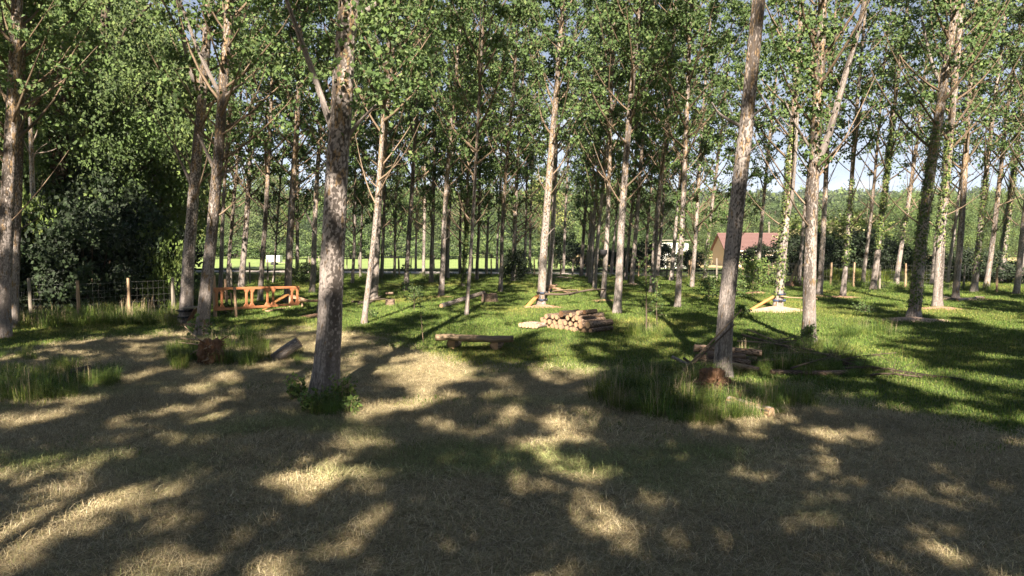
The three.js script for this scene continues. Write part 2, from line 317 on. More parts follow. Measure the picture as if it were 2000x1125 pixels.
const lowCrowns = [911, 922, 933].map((s, k) => makeCrown(s, [2.4, 3.0, 2.0][k], 2.5, 10500, 1.05));   // back rows keep leafy branches low down
const thinCrowns = [811, 822, 833].map((s, k) => makeCrown(s, 5.4, [2.6, 2.9, 2.3][k], 5600, 1));
const shadeCrowns = [711, 722, 733].map((s, k) => makeCrown(s, 5.2, [3.2, 3.5, 3.0][k], 8500, 1.85));   // fuller crowns, shaped for the shade cast by unseen trees behind the viewer

function trunkGeo(r0, bendA, H = TREE_H, seg = 14) {
  const pts = [], rad = [], n = 26, ph = rnd() * 6, u0 = rnd();
  for (let k = 0; k <= n; k++) {
    const t = Math.pow(k / n, 1.5), h = t * H - 0.12, b = bendA * sstep(0, 3, h);
    pts.push(V(b * Math.sin(h * 0.33 + ph) - b * Math.sin(ph) * sstep(0, 2, h) * 0.6, h, b * 0.7 * Math.cos(h * 0.27 + ph * 2) - b * 0.7 * Math.cos(ph * 2)));
    rad.push(r0 * (Math.pow(1 - 0.94 * t, 0.85)) * (1 + 0.16 * Math.exp(-Math.max(0, h) / 0.5) + 0.22 * Math.exp(-Math.max(0, h) / 0.12)));
  }
  const a = new Acc().tube(pts, rad, seg, 16, u0, 0.10, true, rr(0, 0.5));
  return { geo: a.build(), at: (h) => { let k = 0; while (k < n - 1 && pts[k + 1].y < h) k++; const t = clamp((h - pts[k].y) / (pts[k + 1].y - pts[k].y)); return [pts[k].clone().lerp(pts[k + 1], t), lerp(rad[k], rad[k + 1], t)]; } };
}
let treeNo = 0;
const trees = [];
// base pixel, an upper pixel on the trunk axis, trunk width in pixels near the root
function poplar(bx, by, tx, ty, w, o = {}) {
  seed(9000 + treeNo * 77); const k = treeNo++;
  const base = onGround(bx, by), d = -base.z, up = atDepth(tx, ty, d), axis = up.sub(base).normalize();
  return plantPoplar(base, axis, w / 2 * d / FOCAL / 1.1, k, { thin: bx > 1440, low: bx < 1440 && d > 39 && k % 3 > 0, ...o, d });
}
function plantPoplar(base, axis, r0, k, o) {
  const y0 = terr(base.x, base.z);
  const g = thing('poplar_tree', o.label || 'slender poplar in the back rows', 'tree', V(base.x, y0, base.z), o.group || 'poplars of the plantation');
  axis = axis.clone(); axis.z += rr(-0.015, 0.015); axis.normalize();
  g.quaternion.setFromUnitVectors(UPV, axis);
  const cv = o.far ? outerCrowns[k % 2] : o.low ? lowCrowns[k % 3] : o.full ? shadeCrowns[k % 3] : o.thin ? thinCrowns[k % 3] : crowns[o.crown ?? k % crowns.length], near = o.d < 40, tg = trunkGeo(r0, o.bend ?? rr(0.03, 0.10));
  part(g, 'trunk', tg.geo, bark[o.bark ?? k % 3], false);
  const yaw = rnd() * 6.283, sc = o.scale ?? rr(0.9, 1.1), lift = o.lift ?? (o.d < 18 ? 2.8 : 0), turn = (m) => { m.rotation.y = yaw; m.position.y = lift; m.scale.set(sc, 1, sc); return m; };
  const lb = twigMat;
  if (near) { cv.lower.forEach((b) => turn(part(g, 'branch', b, lb, false))); cv.dead.slice(0, o.d < 18 ? 0 : 7).forEach((b) => turn(part(g, 'dead_branch', b, snagMat, false))); }
  else { turn(part(g, 'branches', cv.lowerAll, lb, false)); turn(part(g, 'dead_branches', cv.deadAll, snagMat, false)); }
  turn(part(g, 'upper_branches', cv.upper, lb, false));
  if (!o.bare) turn(part(g, 'crown', cv.leaves, o.leaf || leafMat, false));
  g.updateMatrixWorld(true);
  const inv = g.matrixWorld.clone().invert();
  for (const L of o.limbs || []) {                             // limbs seen one by one: pixels from the trunk outwards, width at the start
    const w = L[0], pts = L.slice(1).map(([x, y], i) => atDepth(x, y, o.d - i * 0.15).applyMatrix4(inv)), h = pts[0].y; pts[0] = tg.at(h)[0].clone().add(V(0, -0.05, 0));
    const cur = new THREE.CatmullRomCurve3(pts), ps = cur.getPoints(12), r = w / 2 * o.d / FOCAL;
    part(g, 'limb', new Acc().tube(ps, ps.map((_, q) => r * (1 - 0.55 * q / 12)), 9, 16, rnd(), 0.1).build(), bark[o.bark ?? k % 3], false);
    const tip = ps[ps.length - 1];
    if (!o.bareLimbs) { const acc = new Acc(); for (let q = 0; q < 900; q++) { const a = gauss() * 0.9, b = gauss() * 1.1, c = gauss() * 0.9; acc.randomLeaf(tip.x + a, tip.y + 1.0 + b, tip.z + c, rr(0.07, 0.12), leafColor()); } part(g, 'limb_leaves', acc.build(false), leafMat, false); }
  }
  if (o.ivy) {                                                  // [from, to] metres, leaves
    const [h0, h1, n] = o.ivy, acc = new Acc();
    for (let q = 0; q < n; q++) {
      const h = lerp(h0, h1, Math.pow(rnd(), 0.9)), [p, r] = tg.at(h), cover = fbm(h * 0.8, k * 3.1, 1, 2), a = rnd() * 6.283, edge = 0.75 + cover;
      if (rnd() > edge + 0.35 * Math.cos(a - k)) continue;
      const rad = r + rr(0.005, 0.07), x = p.x + Math.cos(a) * rad, z = p.z + Math.sin(a) * rad, c = rr(0.7, 1.3), light = rnd() < 0.35;
      const dx = Math.cos(a) * 0.5 + rr(-0.3, 0.3), dz = Math.sin(a) * 0.5 + rr(-0.3, 0.3), dy = -0.75, m = 1 / Math.hypot(dx, dy, dz);
      acc.leaf(x, h, z, dx * m, dy * m, dz * m, -Math.sin(a), 0, Math.cos(a), rr(0.06, 0.11), rr(0.03, 0.05), light ? [0.17 * c, 0.21 * c, 0.045 * c] : [0.06 * c, 0.105 * c, 0.022 * c]);
    }
    part(g, 'ivy', acc.build(false), ivyMat, false);
  }
  if (o.shoots) for (const [h, n, s] of o.shoots) {             // leafy shoots sprouting from the trunk
    const acc = new Acc(), [p] = tg.at(h); for (let q = 0; q < n; q++) acc.randomLeaf(p.x + gauss() * s, h + gauss() * s * 1.1, p.z + gauss() * s, rr(0.09, 0.16), leafColor()); part(g, 'leafy_shoots', acc.build(false), leafMat, false);
  }
  if (o.tall) g.scale.y = o.tall;
  trees.push({ g, tg, base: g.position.clone(), r0, d: o.d, axis }); return trees[trees.length - 1];
}
const T = {};
// left edge
T.edge = poplar(4, 660, 17, 200, 32, { label: 'thick poplar cut by the left edge of the picture', bark: 1, scale: 1 });
poplar(24, 640, 40, 200, 22, { label: 'poplar close behind the leftmost trunk at the left edge', bark: 1 });
T.platform = poplar(362, 632, 384, 250, 27, { label: 'poplar carrying the small dark platform beside the left fence corner', bark: 0, limbs: [[9, [392, 190], [372, 140], [352, 40], [345, -20]], [6, [373, 370], [350, 310], [338, 285]]], bareLimbs: true });
T.near2 = poplar(394, 656, 431, 230, 27, { label: 'dark poplar beside the rotten stump left of the orange frame', bark: 1, limbs: [[9, [424, 190], [388, 100], [351, 0]], [8, [418, 338], [398, 285], [386, 262]], [7, [438, 190], [460, 172], [480, 160]], [5, [428, 348], [458, 325], [478, 298]]], bareLimbs: true, shoots: [[0.25, 160, 0.3]] });
poplar(444, 562, 457, 350, 8, {}); poplar(430, 575, 442, 350, 9, {});
poplar(471, 562, 484, 350, 13, { label: 'poplar rising behind the left part of the orange wooden frame' });
poplar(508, 588, 520, 350, 11, { label: 'slim poplar behind the middle of the orange wooden frame' });
poplar(534, 552, 550, 350, 5, {});
T.ramp = poplar(562, 592, 572, 350, 16, { label: 'dark poplar at the top of the plank ramp behind the orange frame', bark: 1 });
poplar(580, 540, 583, 350, 8, {});
poplar(609, 573, 625, 350, 12, { label: 'pale forked poplar between the plank ramp and the big front trunk', bark: 2, limbs: [[4, [617, 450], [600, 420], [588, 400]]], bareLimbs: true });
T.plank = poplar(626, 612, 648, 330, 15, { label: 'poplar half hidden behind the big front trunk, holding a plank end' });
T.front = poplar(633, 775, 697, 10, 56, { label: 'largest poplar trunk standing in the left foreground of the mown hay', bark: 0, bend: 0.08, limbs: [[15, [652, 285], [628, 190], [585, 70], [552, -20]], [13, [712, 40], [735, 8], [770, -40]], [9, [668, 290], [700, 240], [735, 205]]] });
poplar(711, 633, 738, 350, 12, { label: 'slim pale poplar in shade just right of the big front trunk', bark: 2 });
poplar(730, 586, 748, 350, 16, { label: 'dark poplar beside the small cut stump right of the big trunk', bark: 1 });
poplar(745, 545, 752, 350, 8, {}); poplar(688, 553, 696, 350, 7, {}); poplar(704, 542, 708, 350, 5, {});
poplar(793, 569, 803, 350, 11, { label: 'poplar with leafy shoots at its foot left of the bench', shoots: [[0.3, 120, 0.25], [1.2, 60, 0.2]] });
poplar(812, 530, 814, 350, 5, {}); poplar(827, 540, 829, 350, 7, {}); poplar(842, 552, 846, 350, 9, {});
poplar(861, 578, 880, 300, 12, { label: 'bright sunlit poplar with pale bark above the log bench', bark: 2, limbs: [[3, [872, 420], [884, 405], [894, 396]], [3, [868, 470], [878, 462], [885, 455]]], bareLimbs: true });
poplar(873, 543, 880, 350, 9, {}); poplar(899, 536, 900, 400, 6, {});
poplar(904, 560, 914, 350, 7, { label: 'thin poplar with bright ivy on its lower trunk', ivy: [0.2, 4, 1400] });
poplar(911, 617, 926, 380, 8, { label: 'thin poplar directly behind the log bench' });
poplar(931, 547, 936, 350, 7, {}); poplar(950, 538, 954, 350, 6, {}); poplar(970, 531, 976, 350, 5, {});
poplar(977, 571, 990, 350, 9, { label: 'poplar right of the hollow stump with the leaning log' });
poplar(1003, 550, 1012, 350, 10, { label: 'poplar rising out of the dark round bush' });
poplar(1024, 532, 1029, 350, 6, {}); poplar(1034, 532, 1040, 350, 6, {});
T.rig = poplar(1056, 597, 1076, 300, 18, { label: 'bright poplar with straps and a leaning board behind the log pile', bark: 2, limbs: [[3, [1066, 465], [1076, 452], [1083, 445]]], bareLimbs: true });
T.rig2 = poplar(1071, 570, 1084, 350, 12, { label: 'poplar close behind the strapped poplar, carrying the ramp top', bark: 0 });
poplar(1135, 540, 1147, 350, 8, {}); poplar(1147, 542, 1158, 350, 8, {}); poplar(1153, 553, 1166, 350, 9, {});
poplar(1161, 564, 1177, 350, 9, { label: 'pale sunlit poplar left of the pole end', bark: 2 });
T.basket = poplar(1178, 585, 1189, 350, 11, { label: 'poplar with a dark round basket hung on its trunk', bark: 2 });
poplar(1194, 535, 1206, 350, 6, {}); poplar(1222, 548, 1234, 350, 7, {});
poplar(1205, 612, 1226, 300, 17, { label: 'straight poplar just right behind the log pile', bark: 0 });
poplar(1233, 556, 1251, 350, 10, { label: 'shaded poplar with small pale litter at its foot' });
poplar(1273, 572, 1290, 350, 12, { label: 'poplar behind the thin young saplings' }); poplar(1283, 540, 1300, 350, 8, {});
poplar(1311, 548, 1326, 350, 9, {});
poplar(1323, 599, 1336, 350, 13, { label: 'pale sunlit poplar left of the big right trunk', bark: 2, ivy: [1.5, 4.2, 500] });
poplar(1351, 561, 1366, 350, 9, {}); poplar(1376, 545, 1396, 350, 8, { ivy: [0.4, 4, 900], label: 'slim ivy-clad poplar left of the red-brown roof' });
T.right = poplar(1410, 738, 1458, 100, 37, { label: 'big poplar in the right foreground with a stick leaning on it', bark: 0, limbs: [[7, [1424, 245], [1405, 222], [1390, 200]], [7, [1444, 250], [1470, 228], [1500, 203]], [5, [1440, 330], [1462, 300], [1482, 280]]], bareLimbs: true });
poplar(1478, 545, 1497, 350, 9, { label: 'dark poplar in front of the house roof' });
T.strap = poplar(1519, 604, 1541, 350, 19, { label: 'ivy-flecked poplar with blue and black straps on a sand mound', bark: 2, ivy: [0.5, 7, 2200], limbs: [[8, [1536, 440], [1546, 390], [1552, 330], [1560, 200]]], bareLimbs: true });
T.fork = poplar(1580, 670, 1591, 200, 28, { label: 'dark forked poplar beside the brush pile on the right', bark: 1, limbs: [[15, [1594, 330], [1618, 264], [1650, 149], [1676, 60], [1694, -30]], [6, [1590, 300], [1558, 250], [1531, 193]]], shoots: [[5.0, 120, 0.35], [6.1, 200, 0.5]] });
poplar(1600, 577, 1614, 350, 12, { label: 'poplar half hidden right behind the forked poplar' });
poplar(1646, 580, 1666, 350, 11, { label: 'ivy-striped poplar right of the forked poplar', ivy: [1.5, 5.5, 1000] });
poplar(1705, 567, 1731, 350, 13, { label: 'poplar wrapped high in bright ivy beside the fence', ivy: [2.2, 9, 3200] });
poplar(1750, 556, 1778, 350, 10, { label: 'leaning poplar left of the ivy-clad pair on the right', ivy: [2.6, 4.5, 500] });
T.ivy1 = poplar(1784, 623, 1820, 330, 25, { label: 'sunlit leaning poplar clad in ivy on a pale mulch ring', bark: 2, ivy: [0.4, 6.5, 2000] });
T.ivy2 = poplar(1830, 601, 1849, 330, 19, { label: 'dark ivy-wrapped poplar behind the sunlit ivy poplar', bark: 0, ivy: [2.4, 7, 1700], limbs: [[8, [1858, 190], [1830, 150], [1811, 87], [1800, 30]]] });
poplar(1866, 585, 1884, 350, 14, { label: 'poplar with a ring of pale logs around its foot', bark: 1 });
poplar(1902, 570, 1929, 350, 13, { label: 'ivy-clad poplar third from the right edge', ivy: [1, 6, 1500] });
poplar(1926, 563, 1954, 350, 11, { label: 'poplar second from the right edge' });
poplar(1954, 550, 1975, 350, 15, { label: 'thick ivy-covered poplar at the right edge', ivy: [1.5, 8, 2200] });
poplar(1995, 556, 2024, 350, 11, { label: 'poplar cut by the right edge of the picture' });
// fill between the rows far back
for (const [x, y, tx, w] of [[655, 546, 668, 7], [770, 541, 778, 6], [1100, 534, 1110, 6], [1260, 540, 1272, 6], [1427, 548, 1444, 7], [1560, 556, 1580, 8], [1685, 553, 1706, 8], [1820, 556, 1842, 8], [1850, 553, 1876, 7], [320, 560, 300, 9], [1985, 575, 2010, 12]]) poplar(x, y, tx, 350, w, {});
// the rows go on behind the viewer and to the sides; inner ones shade the hay, outer rows are added to dim low sky light
const behind = [[-5.3, 5.5], [0.9, 6.5], [4.4, 4.8], [-10.5, 4.5], [10.6, 6.2], [-3.0, 11.5], [3.8, 12], [-8.5, 11], [8.9, 12.3], [-14.5, 8.5], [15.2, 10], [-12, -2.5], [12.5, -1.5], [-16, -8], [17.5, -7], [-20, -14], [23, -13], [0.6, 17.5], [-6, 18], [6.4, 18], [-12, 17], [12.5, 18], [-19, 3], [20, 3.5], [-20, 12], [21, 13], [-26, -6], [28, -4], [-26, 6], [27, 8], [-2.2, 24], [4.5, 24], [-9, 24], [11, 25], [18, 22], [-17, 23], ...Array.from({ length: 13 }, (_, k) => [-33 + k * 5.4 + (k % 2), 31 + (k % 3)]), ...Array.from({ length: 6 }, (_, k) => [-34 + (k % 2) * 2, 24 - k * 6]), ...Array.from({ length: 6 }, (_, k) => [35 - (k % 2) * 2, 24 - k * 6]), ...Array.from({ length: 10 }, (_, k) => [-30 + k * 6.5, 38 + (k % 2) * 2])];
behind.forEach(([x, z], i) => { seed(500 + i * 13); plantPoplar(V(x, 0, z), V(rr(0.02, 0.09), 1, rr(-0.03, 0.03)).normalize(), rr(0.15, 0.2), i + 2, { d: 60, full: true, far: i >= 36, tall: 1.3, label: 'unseen plantation poplar set beside or behind the viewer for its shade', group: 'poplars behind the viewer' }); });
console.log('poplars', treeNo + behind.length);

// ───────────────────────── grass, hay, tall tufts ─────────────────────────
function bladeClump(s, n, R, h0, h1, w, colors, lean, flat = 0) {
  seed(s); const acc = new Acc();
  for (let k = 0; k < n; k++) {
    const a = rnd() * 6.283, q = R * Math.sqrt(rnd()), x = Math.cos(a) * q, z = Math.sin(a) * q, h = rr(h0, h1), az = rnd() * 6.283, l = lean * rr(0.2, 1) * h, ww = w * rr(0.7, 1.3), sx = -Math.sin(az) * ww, sz = Math.cos(az) * ww;
    const c = colors[Math.floor(rnd() * colors.length)], j = rr(0.7, 1.25), col = [c[0] * j, c[1] * j, c[2] * j], y0 = flat ? rr(0.0, 0.05) : -0.01;
    const hx = Math.cos(az) * l, hz = Math.sin(az) * l, mh = flat ? 0.7 : 0.72, eh = flat ? 1 : 1 - 0.3 * l / h, yv = flat ? rr(-0.035, 0.055) : h;
    const A = acc.v(x - sx, y0, z - sz, 0, 0, col), B = acc.v(x + sx, y0, z + sz, 1, 0, col), C = acc.v(x + hx * 0.35 - sx * 0.8, y0 + yv * mh, z + hz * 0.35 - sz * 0.8, 0, 0.5, col), D = acc.v(x + hx * 0.35 + sx * 0.8, y0 + yv * mh, z + hz * 0.35 + sz * 0.8, 1, 0.5, col), E = acc.v(x + hx, y0 + yv * eh, z + hz, 0.5, 1, col);
    acc.tri(A, B, D); acc.tri(A, D, C); acc.tri(C, D, E);
  }
  return acc.build(false);
}
function scatter(name, geo, mat, list, label) {              // list of [x, y, z, yaw, scale, tint, yscale]
  const im = new THREE.InstancedMesh(geo, mat, list.length), m = new THREE.Matrix4(), q = new THREE.Quaternion(), c = new THREE.Color();
  list.forEach(([x, y, z, yaw, s, t, ys = 1], i) => { q.setFromAxisAngle(UPV, yaw); m.compose(V(x, y, z), q, V(s, s * ys, s)); im.setMatrixAt(i, m); c.setRGB(...t); im.setColorAt(i, c); });
  im.name = numbered(name); im.castShadow = im.receiveShadow = true; tag(im, label, null, null, 'stuff'); scene.add(im); return im;
}
const greens = [[0.10, 0.18, 0.026], [0.145, 0.23, 0.036], [0.21, 0.27, 0.06], [0.07, 0.13, 0.02]];
const straws = [[0.52, 0.43, 0.255], [0.42, 0.34, 0.19], [0.64, 0.55, 0.36], [0.31, 0.255, 0.13], [0.25, 0.25, 0.105], [0.16, 0.12, 0.07]];
const dryG = [[0.30, 0.26, 0.10], [0.22, 0.24, 0.07], [0.36, 0.30, 0.14]];
const hayGeo = [1, 2, 3].map((s) => bladeClump(40 + s, 170, 0.30, 0.08, 0.28, 0.0019, straws, 1, 1));
const lawnGeo = [1, 2, 3].map((s) => bladeClump(60 + s, 110, 0.36, 0.03, 0.09, 0.0055, [...greens, ...greens, dryG[1]], 0.8));
const tuftGeo = [1, 2].map((s) => bladeClump(70 + s, 140, 0.24, 0.2, 0.62, 0.0042, [...greens, ...greens, ...greens, dryG[1]], 1.25));
const seedGeo = bladeClump(77, 16, 0.28, 0.4, 0.85, 0.003, [[0.40, 0.32, 0.20], [0.46, 0.36, 0.24], [0.30, 0.26, 0.12]], 0.5);
{
  seed(4242); const hay = [[], [], []], lawn = [[], [], []], inView = (x, d) => Math.abs(x) < d * 0.74 + 1.2;
  for (let d = 4.6; d < 24; d += 0.17) for (let x = -d * 0.74 - 1.2; x < d * 0.74 + 1.2; x += 0.17 + 0.004 * d) {
    const px = x + rr(-0.1, 0.1), pd = d + rr(-0.1, 0.1), hm = hayMask(px, pd); if (rnd() > hm || (pd > 13 && rnd() < 0.4)) continue;
    const n = fbm(px * 0.5, pd * 0.7, 4, 3), gm = sstep(0.05, 0.3, fbm(px * 0.3 + 5, pd * 0.5, 7, 3)), k = 1 + 0.5 * n + rr(-0.12, 0.12);
    hay[Math.floor(rnd() * 3)].push([px, terr(px, -pd) - 0.01, -pd, rnd() * 6.283, rr(0.7, 1.2), [k * lerp(1, 0.62, gm), k * lerp(1, 0.85, gm), k * lerp(1, 0.5, gm)], rr(0.6, 1.5)]);
  }
  for (let d = 8; d < 54; ) { const step = 0.2 + d * 0.006; for (let x = -d * 0.74 - 1; x < d * 0.74 + 1; x += step) {
    const px = x + rr(-0.14, 0.14), pd = d + rr(-0.14, 0.14), hm = hayMask(px, pd); if (rnd() < hm * 0.985) continue;
    const n = fbm(px * 0.35, pd * 0.35, 14, 3), dry = sstep(0.0, 0.35, fbm(px * 0.2, pd * 0.2, 21, 3) + 0.1 * n), k = 1 + 0.4 * n + rr(-0.1, 0.1);
    lawn[Math.floor(rnd() * 3)].push([px, terr(px, -pd) - 0.005, -pd, rnd() * 6.283, rr(0.8, 1.25) * (0.85 + d * 0.012), [k * lerp(1, 1.7, dry), k * lerp(1, 1.25, dry), k * lerp(1, 1.5, dry)], rr(0.7, 1.3)]);
  } d += step; }
  hay.forEach((l, i) => scatter('cut_hay', hayGeo[i], strawMat, l, 'mown straw-coloured hay strewn over the foreground'));
  lawn.forEach((l, i) => scatter('short_grass', lawnGeo[i], grassMat, l, 'short green grass under the poplars'));
  // tall grass: islands round trunks and stumps, along the fences
  const tall = [[], []], heads = [], put = (px, py, rx, ry, n, s, hd = 0.15) => { for (let k = 0; k < n; k++) { const a = rnd() * 6.283, q = Math.sqrt(rnd()), g = onGround(px + Math.cos(a) * q * rx, py + Math.sin(a) * q * ry), kk = rr(0.75, 1.3); tall[rnd() < 0.5 ? 0 : 1].push([g.x, terr(g.x, g.z) - 0.02, g.z, rnd() * 6.283, s * rr(0.35, 1.3), [kk * rr(0.9, 1.25), kk, kk], rr(0.7, 1.2)]); if (rnd() < hd * 0.5) heads.push([g.x, terr(g.x, g.z), g.z, rnd() * 6.283, s * rr(0.8, 1.2), [kk, kk, kk], 1]); } };
  put(1300, 772, 125, 38, 75, 0.85, 0.9); put(1400, 802, 125, 26, 60, 0.6, 0.5); put(1525, 785, 75, 24, 36, 0.55, 0.9);
  put(365, 705, 35, 18, 26, 0.8, 0.2); put(470, 690, 60, 28, 44, 0.75, 0.5); put(570, 705, 45, 12, 18, 0.45, 0.2);
  put(60, 750, 120, 40, 60, 0.75, 0.35); put(185, 745, 45, 15, 20, 0.7, 0.2); put(30, 700, 40, 12, 14, 0.5, 0.3);
  put(640, 800, 45, 16, 30, 0.45, 0.1); put(1690, 648, 70, 12, 34, 0.7, 0.1); put(1560, 700, 110, 22, 90, 0.6, 0.4); put(1450, 705, 80, 16, 40, 0.5, 0.3); put(1650, 725, 90, 14, 40, 0.42, 0.2); put(1480, 730, 70, 8, 24, 0.35, 0.2);
  put(1270, 655, 40, 10, 20, 0.7, 0.2); put(650, 480, 0.1, 0.1, 0, 1);
  for (let x = 40; x < 345; x += 4) put(x, 634 + rr(-6, 6) - x * 0.03, 6, 9, 2, rr(0.6, 1.15), 0.7);
  for (let x = 380; x < 960; x += 9) put(x, 546 - 0.006 * (x - 380) + rr(-2, 2), 10, 3, 1, rr(0.7, 1.1), 0.2);
  for (let x = 1340; x < 2000; x += 7) put(x, 553 + (x - 1340) * 0.024 + rr(-2, 2), 10, 3, 1, rr(0.6, 1.0), 0.15);
  tall.forEach((l, i) => scatter('tall_grass', tuftGeo[i], grassMat, l, 'long uncut grass round trunks, stumps and fence foot'));
  scatter('dry_grass_stalks', seedGeo, strawMat, heads, 'dry seeding grass stalks standing in the tufts');
  // crop beyond the right fence
  seed(99); const crop = []; for (let k = 0; k < 5000; k++) { const d = rr(46, 90), x = rr(0.42, 0.8) * d; const kk = rr(0.8, 1.5); if (x > 20) crop.push([x, terr(x, -d), -d, rnd() * 6.283, rr(1.2, 1.9), [kk * 1.5, kk * 1.25, kk], 1]); }
  scatter('standing_crop', tuftGeo[0], grassMat, crop, 'pale green crop standing in the field beyond the right fence');
  console.log('hay', hay.map((l) => l.length), 'lawn', lawn.map((l) => l.length), 'tall', tall.map((l) => l.length));
}

// ───────────────────────── woods, bushes and hills beyond ─────────────────────────
// a crown as clumps of leaves on an uneven ellipsoid
function leafCloud(s, rx, ry, rz, clumps, perClump, leafL, pal, spreadK = 1) {
  seed(s); const acc = new Acc();
  for (let k = 0; k < clumps; k++) {
    const a = rnd() * 6.283, y = rr(-0.9, 1), h = Math.sqrt(1 - y * y), q = rr(0.55, 1.0) * (1 + 0.35 * N3(Math.cos(a) * 1.7 + s, y * 1.7, Math.sin(a) * 1.7)), cx = Math.cos(a) * h * rx * q, cy = y * ry * q, cz = Math.sin(a) * h * rz * q;
    const c = pal[Math.floor(rnd() * pal.length)], j = rr(0.7, 1.3), cr = 0.2 * Math.cbrt(rx * ry * rz) * rr(0.7, 1.4) * spreadK;
    for (let l = 0; l < perClump; l++) { const t = rr(0.8, 1.2) * j; acc.randomLeaf(cx + gauss() * cr, cy + gauss() * cr * 0.8, cz + gauss() * cr, leafL * rr(0.7, 1.3), [c[0] * t, c[1] * t, c[2] * t], 0.15, 0.45); }
  }
  return acc.build(false);
}
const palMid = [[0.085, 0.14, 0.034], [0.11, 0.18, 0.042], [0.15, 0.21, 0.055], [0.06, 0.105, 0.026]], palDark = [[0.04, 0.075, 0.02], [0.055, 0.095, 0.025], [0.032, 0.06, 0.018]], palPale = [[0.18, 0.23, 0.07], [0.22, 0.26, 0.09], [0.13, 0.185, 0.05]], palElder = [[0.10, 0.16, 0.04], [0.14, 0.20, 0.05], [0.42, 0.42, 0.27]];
const woodCrown = [11, 12, 13, 14].map((s, k) => leafCloud(s, 1, 1.25, 1, 150, 75, 0.055, k % 2 ? palMid : palPale));
const nearWood = [15, 16].map((s, k) => leafCloud(s, 1, 1.25, 1, 260, 85, 0.036, k % 2 ? palMid : palPale, 0.8));
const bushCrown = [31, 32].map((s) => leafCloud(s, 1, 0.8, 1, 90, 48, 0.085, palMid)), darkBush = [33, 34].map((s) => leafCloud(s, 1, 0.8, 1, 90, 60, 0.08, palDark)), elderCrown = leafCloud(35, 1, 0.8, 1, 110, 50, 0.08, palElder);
const stemGeo = (() => { seed(61); const a = new Acc(); a.tube([V(0, -0.15, 0), V(0.02, 0.25, 0), V(-0.02, 0.6, 0.02), V(0.03, 1, 0)], [0.05, 0.04, 0.032, 0.012], 7, 1, 0, 0.15); for (let k = 0; k < 9; k++) { const an = k * 2.4, h = 0.3 + k * 0.055; a.tube([V(0, h, 0), V(Math.cos(an) * 0.12, h + 0.12, Math.sin(an) * 0.12), V(Math.cos(an) * 0.26, h + 0.2, Math.sin(an) * 0.26)], [0.018, 0.012, 0.004], 5, 1, 0, 0, false); } return a.build(); })();
const bushStem = (() => { seed(62); const a = new Acc(); for (let k = 0; k < 8; k++) { const an = k * 0.8, r = rr(0.2, 0.55); a.tube([V(Math.cos(an) * 0.05, -0.1, Math.sin(an) * 0.05), V(Math.cos(an) * r * 0.6, 0.5, Math.sin(an) * r * 0.6), V(Math.cos(an) * r, 1.0, Math.sin(an) * r)], [0.03, 0.022, 0.008], 5, 1, 0, 0, false); } return a.build(); })();
function woodTree(x, d, h, r, geo, label, group, mat = leafMat, low = 0.3, name = 'wood_tree') {
  const g = thing(name, label, 'tree', V(x, terr(x, -d), -d), group), st = part(g, 'trunk', stemGeo, darkBark, false); st.scale.set(h * 0.75, h * 0.9, h * 0.75);
  const ch = h * (1 - low) / 2, c = part(g, 'crown', geo, mat, false); c.scale.set(r, ch / 1.2, r); c.position.y = h - ch; c.rotation.y = rnd() * 6.283; return g;
}
function bush(x, d, h, r, geo, label, group, mat = leafMat, name = 'bush') {
  const g = thing(name, label, 'bush', V(x, terr(x, -d), -d), group), st = part(g, 'stems', bushStem, darkBark, false); st.scale.set(r * 0.8, h * 0.7, r * 0.8);
  const c = part(g, 'crown', geo, mat, false); c.scale.set(r, h / 1.75, r); c.position.y = h * 0.5; c.rotation.y = rnd() * 6.283; return g;
}
seed(7001);
const xAt = (px, d) => (px - 1000) / FOCAL * d;
// left wood behind the fence: dark thicket below, taller trees above
for (const [px, d, h, r] of [[-60, 30, 13, 3.6], [40, 33, 15, 4], [130, 31, 12, 3.4], [215, 36, 16, 4.2], [285, 40, 14, 3.6], [90, 42, 19, 4.6], [0, 46, 20, 5], [180, 48, 20, 5], [260, 52, 19, 4.6], [340, 56, 18, 4.4], [120, 62, 23, 6], [10, 66, 24, 6], [230, 70, 23, 6], [330, 78, 21, 5.6], [-120, 38, 18, 5], [-160, 55, 22, 6]])
  woodTree(xAt(px, d), d, h, r, d < 45 ? nearWood[Math.floor(rnd() * 2)] : woodCrown[Math.floor(rnd() * 4)], d < 45 ? 'broad tree of the wood behind the left fence' : 'tall leafy tree far back in the left wood', d < 45 ? 'front trees of the left wood' : 'back trees of the left wood', leafMat, 0.12);
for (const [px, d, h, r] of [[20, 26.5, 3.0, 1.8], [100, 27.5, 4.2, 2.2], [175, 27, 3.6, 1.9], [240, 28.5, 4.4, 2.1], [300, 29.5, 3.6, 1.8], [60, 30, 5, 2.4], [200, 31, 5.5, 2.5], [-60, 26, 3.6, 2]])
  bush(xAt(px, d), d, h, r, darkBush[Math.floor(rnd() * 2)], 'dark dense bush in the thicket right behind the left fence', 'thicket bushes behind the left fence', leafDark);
bush(xAt(65, 27), 27, 4.6, 1.1, bushCrown[0], 'light green climbing bush around the dead white trunk', null, leafBright);
bush(xAt(313, 28), 28, 3.4, 0.9, bushCrown[1], 'light green bush at the left fence corner', null, leafBright);
